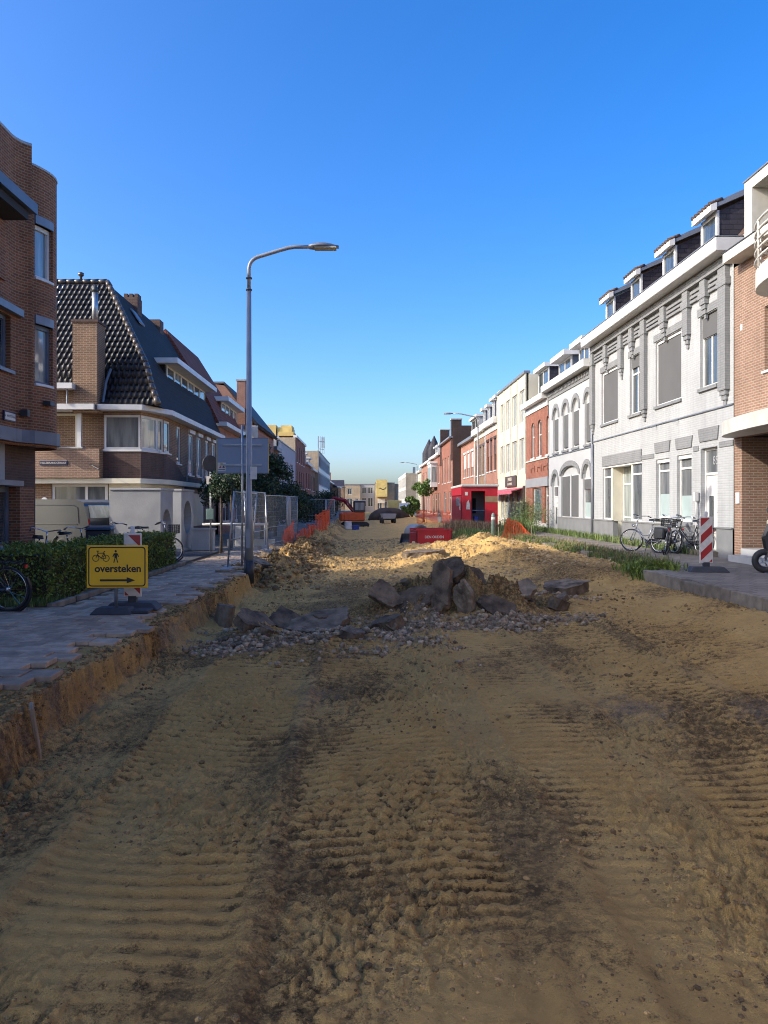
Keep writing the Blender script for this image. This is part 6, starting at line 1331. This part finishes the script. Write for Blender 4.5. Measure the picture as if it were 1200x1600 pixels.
for k in range(n):
    a_, b_ = 2*math.pi*k/n, 2*math.pi*(k+1)/n
    def q(r_,an,y_): return (r_*math.cos(an),y_,.38+r_*math.sin(an))
    mb.hexa([q(.60,a_,0),q(.60,b_,0),q(.60,b_,1.2),q(.60,a_,1.2),q(.47,a_,0),q(.47,b_,0),q(.47,b_,1.2),q(.47,a_,1.2)])
mb.build('ring','panel_grey',t); MB().torus((0,-.01,.38),(0,1,0),.55,.04,28,6).build('collar','panel_grey',t,True); t.scale = (.8,.8,.8)
t = thing('digger_bucket','black excavator bucket lying left of the red skip','bucket',(1.95,36.8,HZ(1.95,36.8)-.1),-.3); t.scale = (.7,.7,.7)
MB().ext([(-.45,0,0),(-.45,.5,.0),(-.45,.8,.3),(-.45,.75,.75),(-.45,.7,.75),(-.45,.72,.32),(-.45,.48,.06),(-.45,0,.06)],(.9,0,0)).build('shell','steel_dark',t)
for x_ in (-.47,.44): MB().ext([(x_,0,0),(x_,.5,0),(x_,.8,.3),(x_,.75,.75)],(.03,0,0)).build('cheek','steel_dark',t)
for k in range(5): MB().box(-.43+k*.2,-.36+k*.2,-.14,.02,0,.05).build('tooth','metal_galv',t)
t = thing('marker_post','pale green roadside post on the right verge','post',(5.55,33.2,HZ(5.55,33.2)),0); MB().tube([(0,0,-.1),(0,0,.98),(0,0,1.08),(0,0,1.12)],[.09,.09,.06,.01],12).build('body','green_paint',t,True); MB().tube([(0,0,.80),(0,0,.92)],.093,12).build('band','sign_white',t,True)
for i,(x_,y_,sx,m_,nm,lb) in enumerate(((-1.35,62,.5,'plastic_white','bulk_bag','white bulk bag beside the excavator'),(-.75,62.4,.5,'blue_plastic','plastic_crate','blue plastic crate beside the white bulk bag'))):
    t = thing(nm,lb,'bag' if i==0 else 'crate',(x_,y_,HZ(x_,y_)),.2); MB().box(-sx/2,sx/2,-.3,.3,0,.62-.2*i).build('body',m_,t,bevel=.06-.04*i); MB().box(-sx/2-.02,sx/2+.02,-.32,.32,.60-.2*i,.65-.2*i).build('rim',m_,t)
# orange crawler excavator
t = thing('excavator','orange crawler excavator with raised dark boom far along the dug road','excavator',(-.9,70,HZ(-.9,70)),R(8))
for s_ in (-1,1):
    MB().ext([(-1.3,s_*.75-.2,.1),(-1.1,s_*.75-.2,0),(1.1,s_*.75-.2,0),(1.3,s_*.75-.2,.1),(1.35,s_*.75-.2,.35),(1.1,s_*.75-.2,.55),(-1.1,s_*.75-.2,.55),(-1.35,s_*.75-.2,.35)],(0,.4,0)).build('track','rubber',t)
t.scale = (.9,.9,.9)
MB().box(-1.25,.9,-.9,.9,.62,1.55).build('house_body','orange_paint',t,bevel=.12); MB().box(-1.55,-.9,-.85,.85,.65,1.5).build('counterweight','orange_paint',t,bevel=.12)
c = MB().box(-.2,.95,-.88,-.05,1.5,2.65).build('cab','steel_dark',t,bevel=.08); MB().box(-.1,.85,-.90,-.80,1.75,2.5).build('pane','glass_curtain',c); MB().box(-.25,1.0,-.92,-.02,2.65,2.72).build('cab_roof','plastic_white',c)
MB().tube([(.2,.3,1.3),(-1.0,.3,2.7),(-2.2,.2,3.0)],[.2,.24,.14],6).build('boom','red_dark',t); MB().tube([(-2.2,.2,3.0),(-3.0,.0,1.2)],[.15,.11],6).build('stick','red_dark',t)
MB().box(-3.3,-2.7,-.3,.3,.6,1.2).build('bucket','steel_dark',t,bevel=.1); MB().tube([(.1,.1,1.4),(-.8,.1,2.4)],.06,6).build('ram','chrome',t)
# dark soil heap, lorry and van at the far end of the dig
heap = thing('soil_heap','dark soil heap in the middle of the far road','soil heap',(3.2,100,-.4)); v0, f0 = ICO3; vv = v0*np.array([2.8,2.4,1.6]); vv[:,2] = np.maximum(vv[:,2],-.1)+.12*fbm(v0[:,0]*3,v0[:,1]*3,3,7); npmesh('mound',vv,f0,'dark_soil',heap,True)
def lorry(name,label,cat,loc,rz,l,w_,h_,bm,cab):
    t = thing(name,label,cat,loc,rz); MB().box(-w_/2,w_/2,0,l,.9,h_).build('cargo_box',bm,t,bevel=.04); MB().box(-w_/2+.05,w_/2-.05,-1.8,-.1,.5,h_*.8).build('cab',cab,t,bevel=.15)
    MB().box(-w_/2+.15,w_/2-.15,-1.83,-1.78,h_*.45,h_*.72).build('windscreen','glass',t); MB().box(-w_/2+.1,w_/2-.1,-1.85,l,.4,.9).build('chassis','steel_dark',t)
    for yy in (-1.0,l*.7):
        for s_ in (-1,1): MB().torus((s_*(w_/2-.12),yy,.42),(1,0,0),.28,.13,18,7).build('wheel','rubber',t,True)
    return t
lorry('box_lorry','beige box lorry parked beyond the soil heap','lorry',(5.3,140,-.3),R(180),4.5,2.4,2.6,'yellow_board','plastic_white')
lorry('white_truck','small white truck beside the beige lorry','truck',(7.0,132,-.2),0,3.0,2.0,2.0,'plastic_white','plastic_white')
t = thing('dumper','low white and dark dumper on the yellow sand road','dumper',(2.4,78,HZ(2.4,78)),.1)
MB().ext([(-.6,-.6,.5),(.6,-.6,.5),(.75,-.6,1.0),(-.75,-.6,1.0)],(0,1.3,0)).build('tray','panel_grey',t); MB().box(-.5,.5,.7,1.9,.35,.9).build('engine_cover','steel_dark',t,bevel=.06)
for x_ in (-.6,.6):
    for y_ in (-.2,1.5): MB().torus((x_,y_,.33),(1,0,0),.22,.12,16,6).build('wheel','rubber',t,True)
# motor scooter cut by the right picture edge
t = thing('motor_scooter','black motor scooter cut off by the right picture edge','scooter',(8.28,15.9,PZ),R(-18)); Rw=.25
for x_ in (0,1.25):
    w = MB().torus((x_,0,Rw),(0,1,0),.185,.065,28,9).build('wheel','rubber',t,True); MB().torus((x_,0,Rw),(0,1,0),.135,.022,24,6).build('rim','metal_galv',w,True); MB().disc((x_,0,Rw),(0,1,0),.045,.12,14).build('hub','metal_galv',w)
    for k in range(5): a_ = 2*math.pi*k/5; MB().tube([(x_,0,Rw),(x_+.13*math.cos(a_),0,Rw+.13*math.sin(a_))],.014,5).build('spoke','metal_galv',w)
MB().torus((0,0,Rw),(0,1,0),.265,.07,14,6,math.pi/2-R(70),math.pi/2+R(50),.9).build('front_fender','bike_black',t,True)
MB().tube([(0,.06,Rw),(.16,.05,.75)],.02,8).tube([(0,-.06,Rw),(.16,-.05,.75)],.02,8).build('fork','chrome',t,True)
MB().ext([(.06,-.18,.50),(.02,-.18,.72),(.12,-.18,1.0),(.20,-.18,1.02),(.28,-.18,.55),(.34,-.18,.32),(.24,-.18,.30)],(0,.36,0)).build('leg_shield','bike_black',t,bevel=.05)
MB().box(.3,.85,-.16,.16,.26,.34).build('footboard','bike_black',t,bevel=.02); MB().ext([(.8,-.17,.28),(1.5,-.17,.42),(1.72,-.17,.72),(1.0,-.17,.74),(.82,-.17,.66)],(0,.34,0)).build('rear_body','bike_black',t,bevel=.06)
MB().box(.86,1.62,-.14,.14,.75,.84).build('seat','rubber',t,bevel=.035); MB().tube([(.22,-.34,1.06),(.14,-.2,1.1),(.14,.2,1.1),(.22,.34,1.06)],.018,8).build('handlebar','chrome',t,True); MB().box(.05,.2,-.12,.12,.98,1.12).build('headlight','lens',t,bevel=.04)
for s_ in (-1,1): MB().tube([(.15,s_*.2,1.1),(.1,s_*.26,1.28)],.008,5).disc((.1,s_*.27,1.3),(1,0,0),.05,.015,14).build('mirror','steel_dark',t)

# ---------------------------------------------------------------- broken asphalt slabs of the heap
def slab(label, loc, dims, rot, seed, m='slab'):
    v, f = ICO5 if dims[0] > .21 else ICO3; rg = np.random.default_rng(seed); nv = rg.integers(5,8)
    an = np.sort((np.arange(nv)+.6*(rg.random(nv)-.5))*2*np.pi/nv); rad = .75+.45*rg.random(nv); P = np.stack([np.cos(an)*rad,np.sin(an)*rad],1)
    ph = np.arctan2(v[:,1],v[:,0]); rho = np.hypot(v[:,0],v[:,1]); d_ = np.stack([np.cos(ph),np.sin(ph)],1); R_ = np.full(len(v),9.)
    for i in range(nv):                                 # distance to the broken outline along each direction
        p, q = P[i], P[(i+1)%nv]; e_ = q-p; nrm = np.array([e_[1],-e_[0]]); den = d_@nrm; t_ = (p@nrm)/np.where(np.abs(den)<1e-6,1e-6,den); R_ = np.where((t_>0)&(t_<R_),t_,R_)
    w_ = 1+.10*pn(d_[:,0]*3+seed,d_[:,1]*3+v[:,2]*1.5,seed)+.05*pn(d_[:,0]*9,d_[:,1]*9+v[:,2]*4+seed,seed+2)
    xy = d_*(R_*w_*np.minimum(1,rho*1.25)**.8)[:,None]; z = np.sign(v[:,2])*np.minimum(1,np.abs(v[:,2])*4.5)**.45
    z = z*(1+.10*fbm(xy[:,0]*1.6+seed,xy[:,1]*1.6,3,seed+5)) + .12*xy[:,0]*(rg.random()-.5)
    q = np.column_stack([xy[:,0]*dims[0],xy[:,1]*dims[1],z*dims[2]])
    q = q + v*(.014*fbm(q[:,0]*11+q[:,2]*7,q[:,1]*11+q[:,2]*9+seed,5,seed+9,.7))[:,None]
    o = npmesh('asphalt_slab', q, f, m); o.location = loc; o.rotation_euler = rot
    return tag(o, label, 'asphalt slab', 'broken asphalt slabs', 'thing')
def Sz(x_,y_,d_=0): return HZ(x_,y_)+d_
slab('tall upright asphalt slab at the peak of the heap',(1.28,12.95,.20),(.52,.22,.07),(0,R(-72),R(62)),1)
slab('second upright slab leaning right against the tall one',(1.66,12.80,.02),(.38,.18,.06),(0,R(-96),R(50)),2,'slab_top')
slab('slab sloping down left from the heap peak',(.78,13.0,-.05),(.44,.28,.06),(R(40),R(-34),R(10)),3)
slab('pointed slab on the crest of the heap',(1.42,13.25,.44),(.32,.24,.06),(R(30),R(-36),R(20)),4)
slab('flat long slab lying in front left of the heap',(-.72,12.25,Sz(-.72,12.25,.03)),(.62,.28,.06),(R(22),R(-8),R(6)),5,'slab_top')
slab('dark slab half sunk at the left rubble edge',(-1.75,11.9,Sz(-1.75,11.9,.10)),(.42,.30,.07),(R(24),R(20),R(30)),6)
slab('small slab on the grey rubble left of centre',(-.2,11.4,Sz(-.2,11.4,.05)),(.24,.18,.06),(R(12),R(5),R(50)),7,'slab_top')
slab('slab tipped at the right foot of the heap',(2.2,12.8,Sz(2.2,12.8,.10)),(.40,.26,.055),(R(38),R(22),R(-12)),8)
slab('broad pale slab lying alone right of the heap',(4.05,15.6,Sz(4.05,15.6,.14)),(.48,.36,.10),(R(12),R(-6),R(8)),9,'slab_top')
slab('low slab behind the right rubble patch',(3.0,15.0,Sz(3,15,.10)),(.50,.36,.09),(R(-6),R(10),R(-20)),10,'slab_top')
slab('small broken lump near the right end of the rubble',(3.35,13.2,Sz(3.35,13.2,.06)),(.20,.16,.10),(R(10),R(20),R(40)),11)
slab('dark lump in the middle of the rubble foreground',(.35,12.1,Sz(.35,12.1,.08)),(.30,.20,.10),(R(15),R(-12),R(-30)),12)
rgc = random.Random(4)
for k in range(16):
    x_, y_ = rgc.uniform(-2.0,3.9), rgc.gauss(13.0,.75); s0 = rgc.uniform(.07,.2)
    o = slab('fist-to-bucket-sized lump of broken asphalt strewn round the heap',(x_,y_,Sz(x_,y_,s0*.3)),(s0,s0*rgc.uniform(.6,.9),s0*rgc.uniform(.3,.6)),(rgc.gauss(0,.4),rgc.gauss(0,.4),rgc.uniform(0,6)),30+k,'slab' if k%2 else 'slab_top')
    o.name = 'asphalt_lump'; o['category'] = 'asphalt lump'; o['group'] = 'small asphalt lumps round the heap'
slab('thin plate jutting up left of the heap peak',(.36,13.0,Sz(.36,13.0,.10)),(.34,.24,.05),(R(48),R(28),R(-10)),21)
slab('thin plate resting on the soil right of the peak',(2.75,13.35,Sz(2.75,13.35,.05)),(.32,.22,.05),(R(30),R(-24),R(25)),22,'slab_top')
slab('plate sliding down the left rubble toward the bank',(-1.25,12.4,Sz(-1.25,12.4,.10)),(.40,.28,.05),(R(30),R(18),R(-20)),23)
slab('plate behind the upright slabs of the heap',(1.9,13.6,.22),(.40,.30,.055),(R(58),R(14),R(30)),24)
slab('round boulder in the cut of the left bank',(-2.45,13.3,Sz(-2.45,13.3,.12)),(.16,.22,.24),(0,R(10),R(20)),13,'slab_top')
slab('slab buried in the sunlit sand before the red skip',(1.9,25.6,Sz(1.9,25.6,.02)),(.75,.45,.13),(R(4),R(-4),R(5)),14,'slab_top')
slab('flat paving slab tipped over the spoil bank by the lamp',(-2.9,20.6,Sz(-2.9,20.6,.12)),(.42,.30,.05),(R(14),R(22),R(15)),15,'slab_top')
slab('grey paving slab on the spoil bank below the orange net',(-2.75,23.0,Sz(-2.75,23,.12)),(.40,.34,.05),(R(-10),R(16),R(-25)),16,'slab_top')
slab('pale paving slab farther along the spoil bank',(-2.85,26.2,Sz(-2.85,26.2,.14)),(.5,.4,.06),(R(8),R(10),R(10)),17,'slab_top')
t = thing('edge_plank','grey upright plank stuck in the cut bank at lower left','plank',(-2.72,6.35,-.30),R(20)); t.rotation_euler = (R(10),R(-8),R(20)); MB().box(-.015,.015,-.07,.07,-.22,.26).build('board','timber',t,bevel=.006)
t = thing('fence_board','weathered plank lying under the leaning fence panel','plank',(-3.25,18.0,.03),R(4)); MB().box(-.25,.25,-.06,.06,0,.03).build('board','timber',t,bevel=.005)

# ---------------------------------------------------------------- grass and weeds
def blades(name, label, P, hgt, m, seed, w_=.008, spread=.25, kind='stuff', cat='weeds'):
    rg = np.random.default_rng(seed); n = len(P); P = np.asarray(P); an = rg.random(n)*6.283; hh = hgt*(.45+.8*rg.random(n)); b_ = spread*hh*rg.random(n)
    d_ = np.stack([np.cos(an),np.sin(an),np.zeros(n)],1); s_ = np.stack([-np.sin(an),np.cos(an),np.zeros(n)],1)*(w_*(.6+.8*rg.random(n)))[:,None]
    mid = P+d_*(b_*.35)[:,None]; mid[:,2] += hh*.6; tip = P+d_*b_[:,None]; tip[:,2] += hh
    V = np.stack([P-s_,P+s_,mid+s_*.8,mid-s_*.8,tip],1).reshape(-1,3); i = np.arange(n)[:,None]*5
    F = np.concatenate([i+np.array([[0,1,2]]),i+np.array([[0,2,3]]),i+np.array([[3,2,4]])])
    o = npmesh(name, V, F, m); return tag(o, label, cat, kind=kind)
rg = np.random.default_rng(77)
def strip(n, fx, fy, z): x_, y_ = fx(n), fy(n); return np.stack([x_,y_,z(x_,y_)],1)
zz = lambda x_,y_: np.where(x_>6.55,PZ,road_h(x_,y_))
def patchy(P): return P[rg.random(len(P)) < np.clip(.30+1.6*fbm(P[:,0]*1.1,P[:,1]*.8,3,301),0,1)]
blades('verge_straw','dry straw-coloured grass tufts among the green verge grass',patchy(strip(7000,lambda n: 6.4+np.abs(rg.normal(0,.5,n)),lambda n: 17.2+rg.random(n)*16,zz)),.2,'straw',81,.006,.6,cat='grass')
blades('verge_grass','rough green grass along the dug edge of the right pavement',patchy(strip(26000,lambda n: 6.4+np.abs(rg.normal(0,.42,n)),lambda n: 17.2+rg.random(n)**1.2*16,zz)),.15,'weed',71,.009,.5,cat='grass')
blades('dark_grass','dark green tuft hanging over the kerb end',strip(5200,lambda n: rg.normal(6.35,.2,n),lambda n: rg.normal(17.2,.4,n),zz),.15,'leaf_hedge',72,.012,.8,cat='grass')
blades('wall_weeds','thin weeds along the foot of the grey houses',strip(5200,lambda n: 9.38-np.abs(rg.normal(0,.12,n)),lambda n: 21+rg.random(n)**.8*24,lambda x_,y_: PZ+0*x_),.26,'weed',73,.008,.4)
blades('tall_weeds','tall feathery weeds before the cream house shopfront',np.concatenate([strip(800,lambda n: rg.normal(7.6,.35,n),lambda n: rg.normal(38.5,.9,n),lambda x_,y_: PZ+0*x_)]),.7,'weed',74,.016,.5)
blades('dry_weeds','rusty dry weeds in front of the red cabin',strip(5200,lambda n: rg.normal(5.6,.65,n),lambda n: rg.normal(41.0,.9,n),lambda x_,y_: road_h(x_,y_)),.55,'straw',75,.012,.5)
blades('cabin_grass','green grass at the foot of the red cabin and marker post',strip(3600,lambda n: rg.normal(5.5,.8,n),lambda n: rg.normal(36.5,1.6,n),lambda x_,y_: road_h(x_,y_)),.25,'weed',76,.011,.5,cat='grass')
blades('hedge_grass','short grass under the front end of the hedge',strip(2600,lambda n: rg.uniform(-5.95,-4.98,n),lambda n: rg.normal(12.35,.25,n),lambda x_,y_: .02+0*x_),.11,'weed',78,.006,.5,cat='grass')
t = thing('feathery_shrub','feathery green shrub against the cream house shopfront','shrub',(8.3,38.8,PZ)); P = rg.normal(size=(3600,3))*np.array([.5,.6,.42])+np.array([0,0,.85]); P[:,2] = np.abs(P[:,2]); leaves('foliage',P,.10,'weed',t,90,.22)
MB().tube([(0,0,-.05),(.05,.1,.8)],.03,6).tube([(.02,.05,.2),(.3,-.2,1.0)],.02,5).tube([(0,.0,.2),(-.3,.3,.9)],.02,5).build('stems','bark',t)
